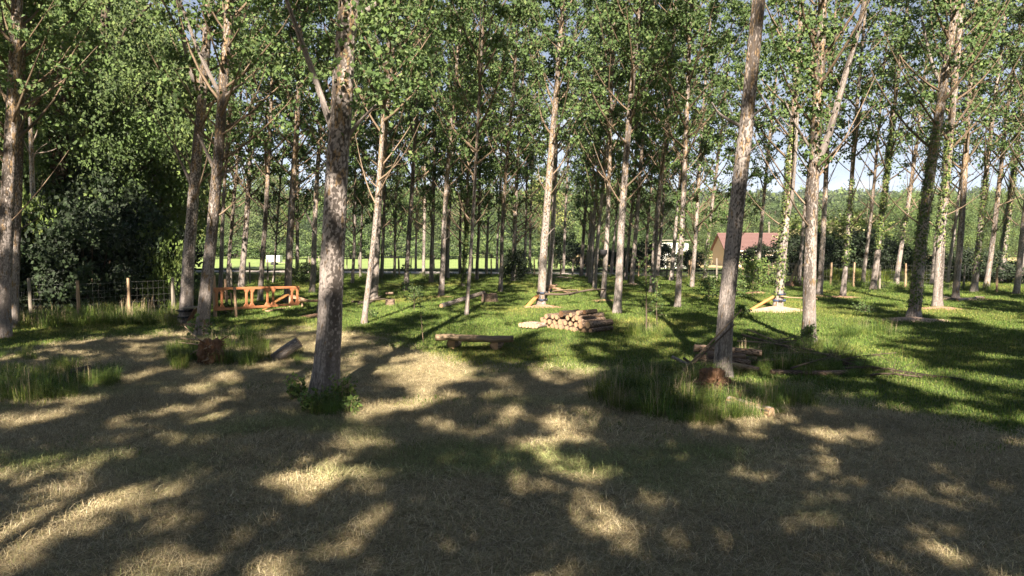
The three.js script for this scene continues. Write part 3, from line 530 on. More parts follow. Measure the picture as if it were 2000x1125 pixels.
{ const d = 27.5, g = thing('dead_tree', 'dead white bare trunk standing in the left thicket', 'tree', V(xAt(66, d), 0, -d)); part(g, 'trunk', poleGeo(V(xAt(67, d), -0.1, -d), atDepth(59, 225, d), 0.12, 0.07, 10, 0.1), new THREE.MeshStandardMaterial({ map: bark[2].map, roughness: 0.8, color: new THREE.Color().setRGB(1.4, 1.45, 1.5) }));
  for (const [a, b, e, f] of [[66, 330, 92, 280], [64, 310, 45, 270], [66, 300, 110, 290], [63, 280, 70, 225]]) part(g, 'dead_branch', poleGeo(atDepth(a, b, d), atDepth(e, f, d - 0.3), 0.03, 0.01, 6, 0.1, 0.15), deadMat); }
// treeline behind the meadow
for (let k = 0; k < 30; k++) { const px = 330 + k * 33 + rr(-12, 12), d = rr(150, 200), h = rr(12, 19); woodTree(xAt(px, d), d, h, h * rr(0.26, 0.4), woodCrown[k % 4], 'tree along the far side of the meadow', 'trees behind the meadow', [leafMat, leafDark, leafBright, leafMat, leafDark][k % 5], 0.05); }
for (let k = 0; k < 16; k++) { const px = 400 + k * 55 + rr(-15, 15), d = rr(140, 150); bush(xAt(px, d), d, rr(3, 6), rr(3, 5), bushCrown[k % 2], 'bush at the far edge of the meadow', 'bushes behind the meadow'); }
// nearer trees on the right, hedge and elder
for (const [px, d, h, r] of [[1180, 95, 10, 3.5], [1230, 88, 9, 3.3], [1290, 105, 12, 4.4], [1350, 118, 9, 4.6], [1400, 130, 10, 5], [1450, 150, 11, 6], [1510, 160, 11, 6.5], [1570, 135, 9, 5.4], [1640, 150, 11, 6.2], [1710, 140, 12, 6], [1770, 125, 11, 5.5], [1840, 150, 12, 6.4], [1910, 160, 13, 6.6], [1980, 150, 13, 6.4], [2060, 150, 13, 6.5], [1860, 100, 10, 3.8], [1960, 110, 11, 4.2], [1760, 92, 9.5, 3.6]])
  woodTree(xAt(px, d), d, h, r, nearWood[1], 'leafy tree beyond the right fence', 'trees beyond the right fence', rnd() < 0.4 ? leafDark : leafMat, 0.05);
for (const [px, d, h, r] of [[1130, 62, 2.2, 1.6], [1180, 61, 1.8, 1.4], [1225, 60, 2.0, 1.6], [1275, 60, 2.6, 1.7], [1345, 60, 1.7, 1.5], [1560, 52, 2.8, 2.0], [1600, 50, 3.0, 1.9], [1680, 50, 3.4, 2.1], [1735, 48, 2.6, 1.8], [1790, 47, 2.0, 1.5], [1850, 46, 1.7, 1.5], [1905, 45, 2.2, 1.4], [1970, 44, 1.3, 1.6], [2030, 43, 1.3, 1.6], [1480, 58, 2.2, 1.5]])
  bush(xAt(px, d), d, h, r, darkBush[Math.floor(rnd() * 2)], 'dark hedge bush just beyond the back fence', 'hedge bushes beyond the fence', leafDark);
bush(xAt(1575, 62), 62, 4.6, 2.6, elderCrown, 'elder bush with creamy blossom left of the forked trunk', null, leafBright);
bush(xAt(1660, 60), 60, 4.8, 3.2, elderCrown, 'large elder bush with creamy blossom right of the forked trunk', null, leafBright);
bush(xAt(1005, 46), 46, 2.1, 0.95, darkBush[0], 'dark round bush at the foot of a poplar in the middle', null, leafDark);
bush(xAt(1085, 70), 70, 4.2, 1.7, darkBush[1], 'rounded dark bush on the edge of the meadow', null, leafMat);
bush(xAt(600, 45), 45, 1.3, 1.0, bushCrown[0], 'low green bush behind the plank ramp', null);
{ // hill forest: one far mass
  seed(8080); for (const [i, geo] of [leafCloud(81, 1, 1, 1, 120, 22, 0.2, palMid), leafCloud(82, 1, 1, 1, 120, 22, 0.2, palDark), leafCloud(83, 1, 1.2, 1, 120, 22, 0.2, palMid)].entries()) {
    const l = []; for (let k = 0; k < 1500; k++) { const d = 205 + 620 * Math.pow(rnd(), 0.8), x = rr(-0.85, 0.85) * d, r = rr(4, 7.5), y = terr(x, -d), kk = rr(0.5, 1.0); l.push([x, y + r * 0.9, -d, rnd() * 6.283, r, [kk, kk, kk], rr(0.9, 1.4)]); }
    scatter('hill_forest', geo, leafMat, l, 'wooded hillside behind the fields');
  }
}

// ───────────────────────── fences ─────────────────────────
function fence(name, label, stakes, opt = {}) {
  const [h, r, mat, rows, cell, wr] = [opt.h ?? 1.25, opt.r ?? 0.05, opt.mat || M.post, opt.rows ?? 7, opt.cell ?? 0.18, opt.wr ?? 0.0022];
  const P = stakes.map(([x, y]) => onGround(x, y)), g = thing(name, label, 'fence', P[0].clone());
  P.forEach((p, k) => { const hh = h * rr(0.93, 1.08); part(g, 'post', poleGeo(V(p.x, -0.25, p.z), V(p.x + rr(-0.04, 0.04), hh, p.z + rr(-0.04, 0.04)), r * rr(0.85, 1.2), r * 0.85, 8, 0.25), k % 3 === 1 ? M.postGrey : mat); });
  if (rows) for (let k = 0; k < P.length - 1; k++) {
    const a = P[k], b = P[k + 1], L = a.distanceTo(b), acc = new Acc(), top = h * 0.92;
    for (let q = 0; q < rows; q++) { const y = 0.04 + (top - 0.04) * Math.pow(q / (rows - 1), 1.25); acc.tube([V(a.x, y, a.z), V((a.x + b.x) / 2, y - 0.012, (a.z + b.z) / 2), V(b.x, y, b.z)], [wr, wr, wr], 4, 1, 0, 0, false); }
    if (cell) for (let q = cell / 2; q < L; q += cell) { const t = q / L; acc.tube([V(lerp(a.x, b.x, t), 0.03, lerp(a.z, b.z, t)), V(lerp(a.x, b.x, t), top, lerp(a.z, b.z, t))], [wr * 0.8, wr * 0.8], 4, 1, 0, 0, false); }
    part(g, 'wire_mesh', acc.build(), M.wire);
  }
  return g;
}
seed(31337);
fence('wire_fence', 'wire mesh fence on round posts in front of the left thicket', [[-40, 634], [62, 630], [155, 628], [253, 620], [337, 614]], { h: 1.35, r: 0.055, wr: 0.0018 });
fence('wire_fence', 'wire mesh fence running back from the left corner post to the track', [[340, 612], [378, 588], [416, 574], [452, 564], [489, 556], [523, 550], [561, 546], [600, 543]], { h: 1.35, r: 0.055, mat: M.postGrey });
fence('wire_fence', 'wire mesh fence along the pale track at the back of the plantation', [[605, 543], [660, 541], [720, 540], [780, 539], [845, 538], [905, 537], [960, 537], [1012, 537], [1044, 538], [1095, 540], [1118, 540], [1180, 540], [1247, 541], [1302, 543], [1345, 545]], { h: 1.2, r: 0.055 });
fence('wire_fence', 'wire mesh fence in front of the hedge on the right', [[1350, 546], [1400, 548], [1450, 550], [1500, 552], [1558, 555], [1622, 559], [1667, 561], [1718, 565], [1768, 562], [1825, 564], [1881, 566], [1947, 571], [2030, 577]], { h: 1.35, r: 0.058, wr: 0.003 });
{ const st = []; for (let px = 600; px < 1120; px += 25) st.push([px + rr(-5, 5), 524 + rr(-0.4, 0.4)]); fence('field_fence', 'thin dark posts fencing the meadow beyond the track', st, { h: 1.1, r: 0.06, mat: M.postGrey, rows: 2, cell: 0, wr: 0.004 }); }

// ───────────────────────── house, shed, trailer ─────────────────────────
{
  const d = 104, y0 = terr(xAt(1480, d), -d), x0 = xAt(1418, d), x1 = xAt(1548, d), eave = atDepth(1480, 489, d).y, ridge = atDepth(1480, 457, d + 3.5).y, xm = (x0 + x1) / 2;
  const g = thing('house', 'low house with beige walls and red-brown tiled roof behind the crop', 'house', V(xm, y0, -d - 3.5));
  const wallM = new THREE.MeshStandardMaterial({ map: landTex(31, [0.46, 0.37, 0.29], [0.58, 0.48, 0.39], 0.3), roughness: 0.95 }), roofM = new THREE.MeshStandardMaterial({ map: landTex(33, [0.11, 0.06, 0.055], [0.18, 0.10, 0.09], 0.9), roughness: 0.9 });
  const w = x1 - x0, hh = eave - y0, wall = new THREE.Shape(); wall.moveTo(-3.5, 0); wall.lineTo(3.5, 0); wall.lineTo(3.5, hh); wall.lineTo(0, ridge - y0 - 0.12); wall.lineTo(-3.5, hh); wall.closePath();
  part(g, 'wall', new THREE.ExtrudeGeometry(wall, { depth: w, bevelEnabled: false }).rotateY(Math.PI / 2).translate(-w / 2, 0, 0), wallM, false);
  for (const s of [1, -1]) {                                   // two roof slopes; the front one carries rows of tiles
    const sl = part(g, 'roof_slope', boardGeo(V(0, ridge - y0, 0), V(0, hh - 0.12, s * 3.9), w + 0.7, 0.14, V(1, 0, 0)), roofM, false);
    if (s === 1) for (let q = 0; q < 13; q++) { const t = (q + 0.6) / 13; part(sl, 'tile_row', boardGeo(V(-w / 2 - 0.35, lerp(ridge - y0, hh - 0.12, t) + 0.1, 3.9 * t), V(w / 2 + 0.35, lerp(ridge - y0, hh - 0.12, t) + 0.1, 3.9 * t), 0.30, 0.05, V(0, hh - ridge + y0, 3.9)), roofM, false); }
  }
  part(g, 'ridge_cap', poleGeo(V(-w / 2 - 0.35, ridge - y0 + 0.06, 0), V(w / 2 + 0.35, ridge - y0 + 0.06, 0), 0.12, 0.12, 8, 0), roofM, false);
  part(g, 'gutter', poleGeo(V(-w / 2 - 0.3, hh - 0.1, 4.0), V(w / 2 + 0.3, hh - 0.1, 4.0), 0.07, 0.07, 8, 0), M.white, false);
  part(g, 'downpipe', poleGeo(V(0.45, hh - 0.12, 3.98), V(0.45, 0, 3.6), 0.06, 0.06, 8, 0), M.white, false);
  const glass = new THREE.MeshStandardMaterial({ color: new THREE.Color().setRGB(0.03, 0.035, 0.04), roughness: 0.15 });
  for (const px of [-3, 2.4]) { const wi = part(g, 'window', boardGeo(V(px, 1.0, 3.54), V(px, 2.1, 3.54), 1.2, 0.08, V(1, 0, 0)), M.white, false); part(wi, 'pane', boardGeo(V(px, 1.07, 3.585), V(px, 2.03, 3.585), 1.04, 0.03, V(1, 0, 0)), glass, false); }
  const ut = thing('utility_pole', 'thin pale utility pole rising behind the house roof', 'pole', V(xAt(1502, d + 9), y0, -d - 9)); part(ut, 'shaft', poleGeo(V(xAt(1502, d + 9), y0, -d - 9), atDepth(1502, 433, d + 9), 0.12, 0.09, 8, 0.02), M.postGrey); part(ut, 'crossbar', boardGeo(atDepth(1499, 436, d + 8.8), atDepth(1505, 436, d + 8.8), 0.1, 0.1), M.postGrey);
}
{
  const d = 92, x = xAt(1306, d), y0 = terr(x, -d), h = atDepth(1306, 470, d).y - y0, g = thing('white_shed', 'low white shed seen between trunks left of the house', 'shed', V(x, y0, -d));
  const s = new THREE.Shape(); s.moveTo(-1.7, 0); s.lineTo(1.7, 0); s.lineTo(1.7, h - 0.35); s.lineTo(0, h); s.lineTo(-1.7, h - 0.25); s.closePath();
  part(g, 'wall', new THREE.ExtrudeGeometry(s, { depth: 3, bevelEnabled: false }), M.white, false);
  part(g, 'roof', boardGeo(V(0, h + 0.06, -0.2), V(0, h + 0.06, 3.3), 3.7, 0.1, V(1, 0, 0)), M.postGrey, false); part(g, 'door', boardGeo(V(-0.5, 0, 3.02), V(-0.5, 1.9, 3.02), 0.85, 0.05, V(1, 0, 0)), M.postGrey, false);
}
{
  const d = 112, x = xAt(536, d), y0 = terr(x, -d), g = thing('trailer', 'small white trailer parked far off in the meadow', 'trailer', V(x, y0, -d));
  part(g, 'body', boardGeo(V(-1, 1.0, 0), V(1, 1.0, 0), 1.4, 1.1), M.white, false); part(g, 'tow_bar', boardGeo(V(1, 0.5, 0), V(1.8, 0.45, 0), 0.1, 0.1), M.postGrey, false);
  for (const s of [-1, 1]) part(g, 'wheel', new THREE.CylinderGeometry(0.32, 0.32, 0.16, 14).rotateX(Math.PI / 2).translate(0, 0.32, s * 0.74), M.strapBlack, false);
}

// ───────────────────────── logs, bench, stumps ─────────────────────────
const discGeo = (r) => new THREE.CircleGeometry(r, 18);
// a sawn log as a thing: bark and two cut ends
function log(name, a, b, r, label, category, group, o = {}) {
  const mid = a.clone().add(b).multiplyScalar(0.5), g = thing(name, label, category, mid.clone().setY(Math.min(a.y, b.y) - r), group), dir = b.clone().sub(a).normalize(), pts = [], rad = [];
  const sag = V(rr(-1, 1), rr(-0.3, 0.3), rr(-1, 1)).multiplyScalar(o.bend ?? 0.02 * a.distanceTo(b));
  for (let k = 0; k <= 5; k++) { const t = k / 5; pts.push(a.clone().lerp(b, t).addScaledVector(sag, Math.sin(t * Math.PI))); rad.push(r * lerp(1, o.taper ?? 0.92, t)); }
  part(g, 'bark', new Acc().tube(pts, rad, 12, 16, rnd(), 0.14, true, rr(0, 8)).build(), o.mat || logBark);
  [[a, -1, 1], [b, 1, o.taper ?? 0.92]].forEach(([p, s, tp]) => { const q = new THREE.Quaternion().setFromUnitVectors(V(0, 0, 1), dir.clone().multiplyScalar(s)), e = discGeo(r * tp * 0.985); e.applyQuaternion(q).translate(p.x + dir.x * s * 0.006, p.y + dir.y * s * 0.006, p.z + dir.z * s * 0.006); part(g, 'cut_end', e, o.end || endMat); });
  return g;
}
seed(555);
{ // bench: a hewn beam on two short round logs
  const L = onGround(884, 681), R = onGround(968, 685), d = -(L.z + R.z) / 2, a = atDepth(851, 659, d), b = atDepth(1003, 662, d);
  const g = thing('log_bench', 'hewn wooden beam bench resting on two short logs', 'bench', V((a.x + b.x) / 2, 0, -d));
  const n = 26, acc = new Acc(), ring = 14;
  for (let k = 0; k <= n; k++) { const t = k / n, p = a.clone().lerp(b, t); p.y += 0.014 * Math.sin(t * 7); for (let q = 0; q <= ring; q++) {
    const an = q / ring * 6.2832, c = Math.cos(an), s = Math.sin(an), sq = 1 / Math.pow(Math.pow(Math.abs(c), 4) + Math.pow(Math.abs(s), 4), 0.25), lump = 1 + 0.22 * N3(c * 1.2, s * 1.2, t * 6.5) + (s < -0.2 ? 0.28 * N3(t * 7.5, 4.4, c) : 0);
    acc.v(p.x, p.y + s * 0.075 * sq * lump, p.z + c * 0.15 * sq * lump, q / ring, t * 2); } }
  for (let k = 0; k < n; k++) for (let q = 0; q < ring; q++) { const i = k * (ring + 1) + q; acc.tri(i, i + 1, i + ring + 1); acc.tri(i + 1, i + ring + 2, i + ring + 1); }
  for (const e of [0, n]) { const p = a.clone().lerp(b, e / n), c = acc.v(p.x, p.y, p.z, 0.5, 0.2); for (let q = 0; q < ring; q++) { const i = e * (ring + 1) + q; e ? acc.tri(i, i + 1, c) : acc.tri(i + 1, i, c); } }
  part(g, 'seat', acc.build(), M.beam);
  for (const [px, py] of [[884, 681], [968, 684]]) { const p = onGround(px, py), r = 0.145, A = V(p.x, r - 0.02, p.z), B = V(p.x + 0.06, r - 0.02, p.z - 0.55); part(g, 'support_log', poleGeo(A, B, r, r * 0.95, 12, 0.12), logBark); part(g, 'cut_end', discGeo(r * 0.97).translate(A.x, A.y, A.z + 0.006), endMat); }
}
{ // log pile: cut ends face the viewer's left; the logs run back to the right. Each: end centre and radius in eighths of a pixel
  const ax = V(0.74, 0, -0.67).normalize(), zp = (X, Y) => [1000 + X / 8.33, 540 + Y / 8.33];
  const rows = [['bottom-row sawn log of the log pile with its cut end showing', [[497, 800, 48], [590, 812, 42], [655, 828, 44], [725, 840, 42], [805, 842, 46], [885, 850, 40], [955, 862, 36], [1020, 872, 38], [1095, 880, 42], [1178, 890, 40]]],
    ['second-row sawn log of the log pile with its cut end showing', [[475, 700, 36], [545, 725, 42], [622, 735, 42], [690, 742, 44], [770, 745, 52], [862, 755, 40], [935, 770, 38], [1035, 785, 40], [1125, 800, 46]]],
    ['third-row sawn log of the log pile with its cut end showing', [[570, 648, 40], [660, 652, 38], [735, 660, 40], [905, 672, 40], [985, 690, 40]]], ['upper sawn log of the log pile with its cut end showing', [[970, 625, 36]]]];
  const end = (X, Y) => { const [x, y] = zp(X, Y); return atDepth(x, y, lerp(22.8, 21.3, (x - 1055) / 86)); };
  for (const [label, es] of rows) for (const [X, Y, R] of es) { const p = end(X, Y).addScaledVector(ax, rr(-0.04, 0.04)), r = R / 8.33 * 22 / FOCAL * 1.12; p.y = Math.max(p.y, r * 0.9); log('stacked_log', p, p.clone().addScaledVector(ax, rr(0.9, 1.05)).setY(p.y + rr(-0.02, 0.02)), r, label, 'log', 'logs of the stacked pile'); }
  for (const [X, Y, R, L, label, m] of [[1070, 595, 40, 0.62, 'topmost pale log on the right of the log pile', logBark], [1055, 668, 48, 1.12, 'long barky log below the topmost on the right of the log pile', logBark], [1105, 735, 42, 1.05, 'pale barky log in the right middle of the log pile', logBark], [1232, 790, 56, 1.02, 'thick dark barky log low on the right of the log pile', logBark], [1275, 882, 36, 0.95, 'reddish log on the ground at the right end of the log pile', logBark], [800, 610, 52, 0.75, 'dark mossy log on top of the middle of the log pile', darkBark], [1180, 580, 36, 0.5, 'dark log behind the topmost log of the pile', darkBark]])
    { const p = end(X, Y), r = R / 8.33 * 22 / FOCAL * 1.05; p.y = Math.max(p.y, r * 0.9); log('stacked_log', p, p.clone().addScaledVector(ax, L), r, label, 'log', null, { mat: m, end: m === darkBark ? M.rot : endMat }); }
  const S2 = onGround(1014, 640), E2 = onGround(1052, 643);       // the short pale logs laid out on the left
  for (let k = 0; k < 6; k++) { const p = S2.clone().lerp(E2, (k + 0.3) / 6); p.y = 0.085; log('pale_log', p, p.clone().add(V(0.35, 0, -0.45)), 0.082 * rr(0.85, 1.05), 'short pale sawn log lying left of the stacked pile', 'log', 'pale logs left of the pile', { end: endPale, mat: deadMat }); }
}
function stump(px, py, r, h, label, o = {}) {
  const p = onGround(px, py), g = thing('tree_stump', label, 'stump', V(p.x, 0, p.z)), acc = new Acc(), seg = 18, rings = 6;
  for (let k = 0; k <= rings; k++) { const t = k / rings; for (let q = 0; q <= seg; q++) { const a = q / seg * 6.2832, ca = Math.cos(a), sa = Math.sin(a), rr2 = r * (1 + 0.35 * Math.exp(-t * 4)) * (1 + 0.22 * N3(ca * 1.6 + px, sa * 1.6, t * 1.5)), hh = -0.08 + t * (h + 0.08) + (t > 0.7 ? 0.3 * h * N3(ca * 2 + px, sa * 2, 3) * (o.ragged ?? 0.6) : 0); acc.v(p.x + ca * rr2, hh, p.z + sa * rr2, q / seg, t * 0.2); } }
  for (let k = 0; k < rings; k++) for (let q = 0; q < seg; q++) { const i = k * (seg + 1) + q; acc.tri(i, i + seg + 1, i + 1); acc.tri(i + 1, i + seg + 1, i + seg + 2); }
  const c = acc.v(p.x, h * (o.hollow ? 0.45 : 0.97), p.z, 0.5, 0.3); for (let q = 0; q < seg; q++) { const i = rings * (seg + 1) + q; acc.tri(i, c, i + 1); }
  part(g, 'wood', acc.build(), o.mat || logBark);
  return [g, p];
}
{ const [g, p] = stump(956, 590, 0.33, 0.36, 'broad hollow stump with a log leaning on it', { hollow: true, mat: logBark }); for (const s of [-1, 1]) part(g, 'side_block', poleGeo(V(p.x + s * 0.22, -0.03, p.z + 0.34), V(p.x + s * 0.2, 0.34, p.z + 0.28), 0.13, 0.1, 9, 0.25), logBark);
  log('leaning_log', onGround(862, 601).setY(0.07), atDepth(945, 572, -p.z + 0.1), 0.1, 'thin mottled log leaning up against the hollow stump', 'log', null, { mat: bark[1], bend: 0.05 }); }
{ stump(762, 597, 0.19, 0.26, 'small pale cut stump beside the dark poplar', { ragged: 0.2 }); log('cut_block', onGround(754, 586).setY(0.30), onGround(768, 586).setY(0.30), 0.06, 'short pale block lying on top of the small cut stump', 'log', null);
  for (const [a, b, e, f] of [[700, 597, 752, 590], [712, 600, 745, 584], [688, 592, 722, 596]]) { const A = onGround(a, b).setY(0.06), B = onGround(e, f).setY(0.14); const g = thing('fallen_branch', 'dark broken branch on the grass beside the small stump', 'branch', A.clone().setY(0), 'dark branches by the small stump'); part(g, 'wood', poleGeo(A, B, 0.05, 0.03, 7, 0.2, 0.06), M.stickDark); } }
// torn root balls: a ragged lump of earth-brown wood bristling with roots
function rootStump(px, py, w, h, label, n) {
  const p = onGround(px, py), g = thing('root_stump', label, 'stump', V(p.x, 0, p.z)), geo = new THREE.IcosahedronGeometry(1, 12), q = geo.attributes.position;
  for (let k = 0; k < q.count; k++) { const x = q.getX(k), y = q.getY(k), z = q.getZ(k), f = 1 + 0.55 * N3(x * 1.6 + px, y * 1.6, z * 1.6) + 0.32 * N3(x * 4 + px, y * 3, z * 4) + 0.16 * N3(x * 10, y * 7 + px, z * 10); q.setXYZ(k, x * w * f, h * 0.45 + y * h * 0.55 * f, z * w * f); }
  geo.computeVertexNormals(); part(g, 'wood', geo, M.rot, false);
  for (let k = 0; k < n; k++) { const a = rnd() * 6.283, y = rr(0.1, 0.95) * h; part(g, 'root', poleGeo(V(Math.cos(a) * w * 0.6, y, Math.sin(a) * w * 0.6), V(Math.cos(a) * w * rr(1.1, 1.7), y + rr(-0.25, 0.18), Math.sin(a) * w * rr(1.1, 1.7)), rr(0.015, 0.035), 0.006, 6, 0.3, 0.06), k % 3 ? M.rot : M.stick, false); }
}
{
  rootStump(412, 712, 0.24, 0.55, 'rotten brown root stump among tall grass on the left', 14);
  for (const [a, b, e, f, y0, y1] of [[345, 668, 412, 690, 0.35, 0.42], [352, 672, 408, 695, 0.28, 0.36], [338, 664, 390, 682, 0.25, 0.4], [362, 655, 405, 688, 0.5, 0.3], [372, 690, 415, 700, 0.2, 0.45]]) { const A = onGround(a, b + 20).setY(y0), B = onGround(e, f + 14).setY(y1), s = thing('dry_stick', 'thin dry stick poking left out of the rotten stump', 'stick', A.clone().setY(0), 'dry sticks at the rotten stump'); part(s, 'wood', poleGeo(A, B, 0.012, 0.018, 6, 0.1, 0.05), M.stick); }
  const A = onGround(536, 706).setY(0.05), B = atDepth(584, 668, -A.z + 0.1); log('tilted_log', A, B, 0.14, 'short weathered log propped up at a slant in the grass', 'log', null, { mat: bark[1], end: endMat, bend: 0.01 });
  log('dark_log', onGround(140, 742).setY(0.12), onGround(178, 738).setY(0.18), 0.09, 'dark log end lying in the tall grass on the far left', 'log', null, { mat: M.stickDark, end: M.stickDark });
}
// right foreground: rotten root, chunks and pale log at the foot of the big trunk
{
  rootStump(1394, 776, 0.24, 0.46, 'rotten torn root stump at the foot of the big right poplar', 14);
  log('pale_log', onGround(1424, 796).setY(0.09), onGround(1506, 813).setY(0.05), 0.105, 'peeled pale log lying in the grass below the big right poplar', 'log', null, { mat: deadMat, end: endPale });
  for (const [px, py, s] of [[1450, 786, 0.11], [1462, 778, 0.1], [1438, 775, 0.09], [1424, 770, 0.08]]) { const q = onGround(px, py); log('wood_chunk', V(q.x - s, s * 0.8, q.z), V(q.x + s, s * 0.9, q.z - 0.05), s, 'broken reddish wood chunk beside the torn root stump', 'wood chunk', 'wood chunks at the torn stump', { mat: M.rot }); }
  // stick leaning on the trunk
  const d = T.right.d - 0.35, A = onGround(1325, 742).setY(0.1); const s = thing('leaning_stick', 'long pale stick leaning against the big right poplar', 'stick', A.clone().setY(0)); part(s, 'wood', poleGeo(A, atDepth(1449, 604, d), 0.024, 0.012, 7, 0.1, 0.03), M.stick);
  const s2 = thing('leaning_stick', 'dark stick leaning against the big right poplar under the pale one', 'stick', onGround(1318, 748)); part(s2, 'wood', poleGeo(onGround(1318, 748).setY(0.05), atDepth(1434, 634, d), 0.026, 0.014, 7, 0.1, 0.04), M.stickDark);
  // stacked logs behind the trunk
  const plog = (name, x0, y0, d0, x1, y1, d1, r, l, m = logBark, o = {}) => log(name, atDepth(x0, y0, d0), atDepth(x1, y1, d1), r, l, 'log', null, { mat: m, ...o });
  plog('stacked_log', 1356, 680, 15.5, 1487, 690, 15.3, 0.08, 'uppermost orange-pink log of the small stack behind the big right trunk'); plog('stacked_log', 1381, 690, 15.4, 1456, 697, 15.2, 0.065, 'middle log of the small stack behind the big right trunk');
  plog('stacked_log', 1357, 699, 15.4, 1466, 710, 15.1, 0.08, 'long orange log low in the small stack behind the big right trunk'); plog('stacked_log', 1424, 711, 15.0, 1482, 722, 14.9, 0.06, 'lowest thin log of the small stack behind the big right trunk');
  plog('stacked_log', 1400, 700, 15.9, 1478, 704, 15.7, 0.09, 'hidden back log of the small stack behind the big right trunk', darkBark); plog('stacked_log', 1390, 717, 15.5, 1470, 720, 15.3, 0.09, 'dark bottom log of the small stack behind the big right trunk', darkBark);
  plog('thin_log', 1313, 697, 15.4, 1368, 722, 15.0, 0.035, 'thin pale log sticking out left of the small stack', bark[2]); plog('thin_log', 1336, 700, 15.5, 1364, 724, 14.9, 0.03, 'thin dark log crossing at the left of the small stack', darkBark);
  plog('thin_log', 1493, 703, 15.9, 1612, 704, 15.9, 0.035, 'thin pale pole lying across the brush pile', deadMat);
  plog('fallen_log', 1506, 727, 14.9, 1655, 728, 14.9, 0.058, 'straight thin log lying on the grass before the brush pile');
  plog('fallen_log', 1648, 711, 15.9, 1882, 745, 14.3, 0.065, 'long dark branch log stretching right from the brush pile', darkBark, { bend: 0.12 });
  const brush = [[1440, 668, 1590, 690, 0.3, 0.35], [1450, 660, 1600, 700, 0.45, 0.3], [1480, 675, 1560, 664, 0.25, 0.4], [1510, 690, 1640, 700, 0.2, 0.3], [1430, 690, 1560, 672, 0.2, 0.45], [1530, 700, 1690, 708, 0.12, 0.2], [1480, 702, 1600, 705, 0.15, 0.18], [1620, 706, 1750, 700, 0.15, 0.45], [1650, 716, 1750, 722, 0.1, 0.12], [1460, 650, 1540, 684, 0.5, 0.35], [1545, 716, 1640, 700, 0.1, 0.25], [1335, 730, 1400, 715, 0.1, 0.35], [1340, 715, 1392, 738, 0.35, 0.12], [1700, 728, 1800, 736, 0.06, 0.1], [1560, 684, 1680, 716, 0.35, 0.1], [1500, 664, 1580, 700, 0.4, 0.2]];
  brush.forEach(([a, b, e, f, y0, y1], k) => { const A = onGround(a, b + 10).setY(0.03 + y0 * 0.42), B = onGround(e, f + 8).setY(0.03 + y1 * 0.42), g2 = thing('brush_branch', 'cut branch lying in the brush pile beside the forked poplar', 'branch', V((A.x + B.x) / 2, 0, (A.z + B.z) / 2), 'branches of the brush pile'), r = rr(0.014, 0.03);
    part(g2, 'wood', poleGeo(A, B, r, r * 0.5, 7, 0.15, 0.1), k % 3 ? M.stickDark : M.stick);
    const tw = new Acc(); for (let q = 0; q < 6; q++) { const p0 = A.clone().lerp(B, rr(0.3, 1)); tw.tube([p0, p0.clone().add(V(rr(-0.4, 0.4), rr(-0.1, 0.35), rr(-0.4, 0.4)))], [0.008, 0.003], 4, 1, 0, 0, false); } part(g2, 'twigs', tw.build(), M.stickDark); });
}

// ───────────────────────── climbing frame, planks, straps ─────────────────────────
{ // orange wooden ladder frame hung between posts on the left
  const dl = 25.4, dr = 28.0, TL = atDepth(418, 564, dl), BL = atDepth(418, 605, dl), TR = atDepth(583, 561, dr), BR = atDepth(583, 594, dr), g = thing('wooden_frame', 'orange-brown wooden ladder frame with arched corners standing on posts', 'climbing frame', V((TL.x + TR.x) / 2, 0, (TL.z + TR.z) / 2));
  part(g, 'top_rail', boardGeo(TL, TR, 0.06, 0.085), M.frame); part(g, 'bottom_rail', boardGeo(BL, BR, 0.06, 0.085), M.frame);
  const along = TR.clone().sub(TL).normalize();
  for (const t of [0.028, 0.085, 0.36, 0.425, 0.61, 0.68, 0.915, 0.985]) {
    const a = TL.clone().lerp(TR, t), b = BL.clone().lerp(BR, t), r = part(g, 'rung', boardGeo(b, a, 0.075, 0.055, along), M.frame);
    for (const [p, q, s] of [[a, b, -1], [a, b, 1], [b, a, -1], [b, a, 1]]) { const v = q.clone().sub(p).normalize(); part(r, 'corner_bracket', boardGeo(p.clone().addScaledVector(along, s * 0.09).addScaledVector(v, 0.03), p.clone().addScaledVector(along, s * 0.02).addScaledVector(v, 0.14), 0.055, 0.05, along), M.frame); }
  }
  for (const [x, y0, y1, d, w] of [[418, 538, 613, 25.5, 0.10], [459, 560, 619, 25.2, 0.075], [441, 545, 602, 27, 0.08], [452, 572, 604, 26.6, 0.05]]) { const p = V(xAt(x, d), -0.1, -d), tt = atDepth(x - 1, y0, d); part(g, 'support_post', boardGeo(p, tt, w, w, V(1, 0, 0.1)), M.plankPale); }
  part(g, 'brace', boardGeo(atDepth(437, 600, 26.8), atDepth(447, 578, 26.8), 0.05, 0.05), M.plankPale);
}
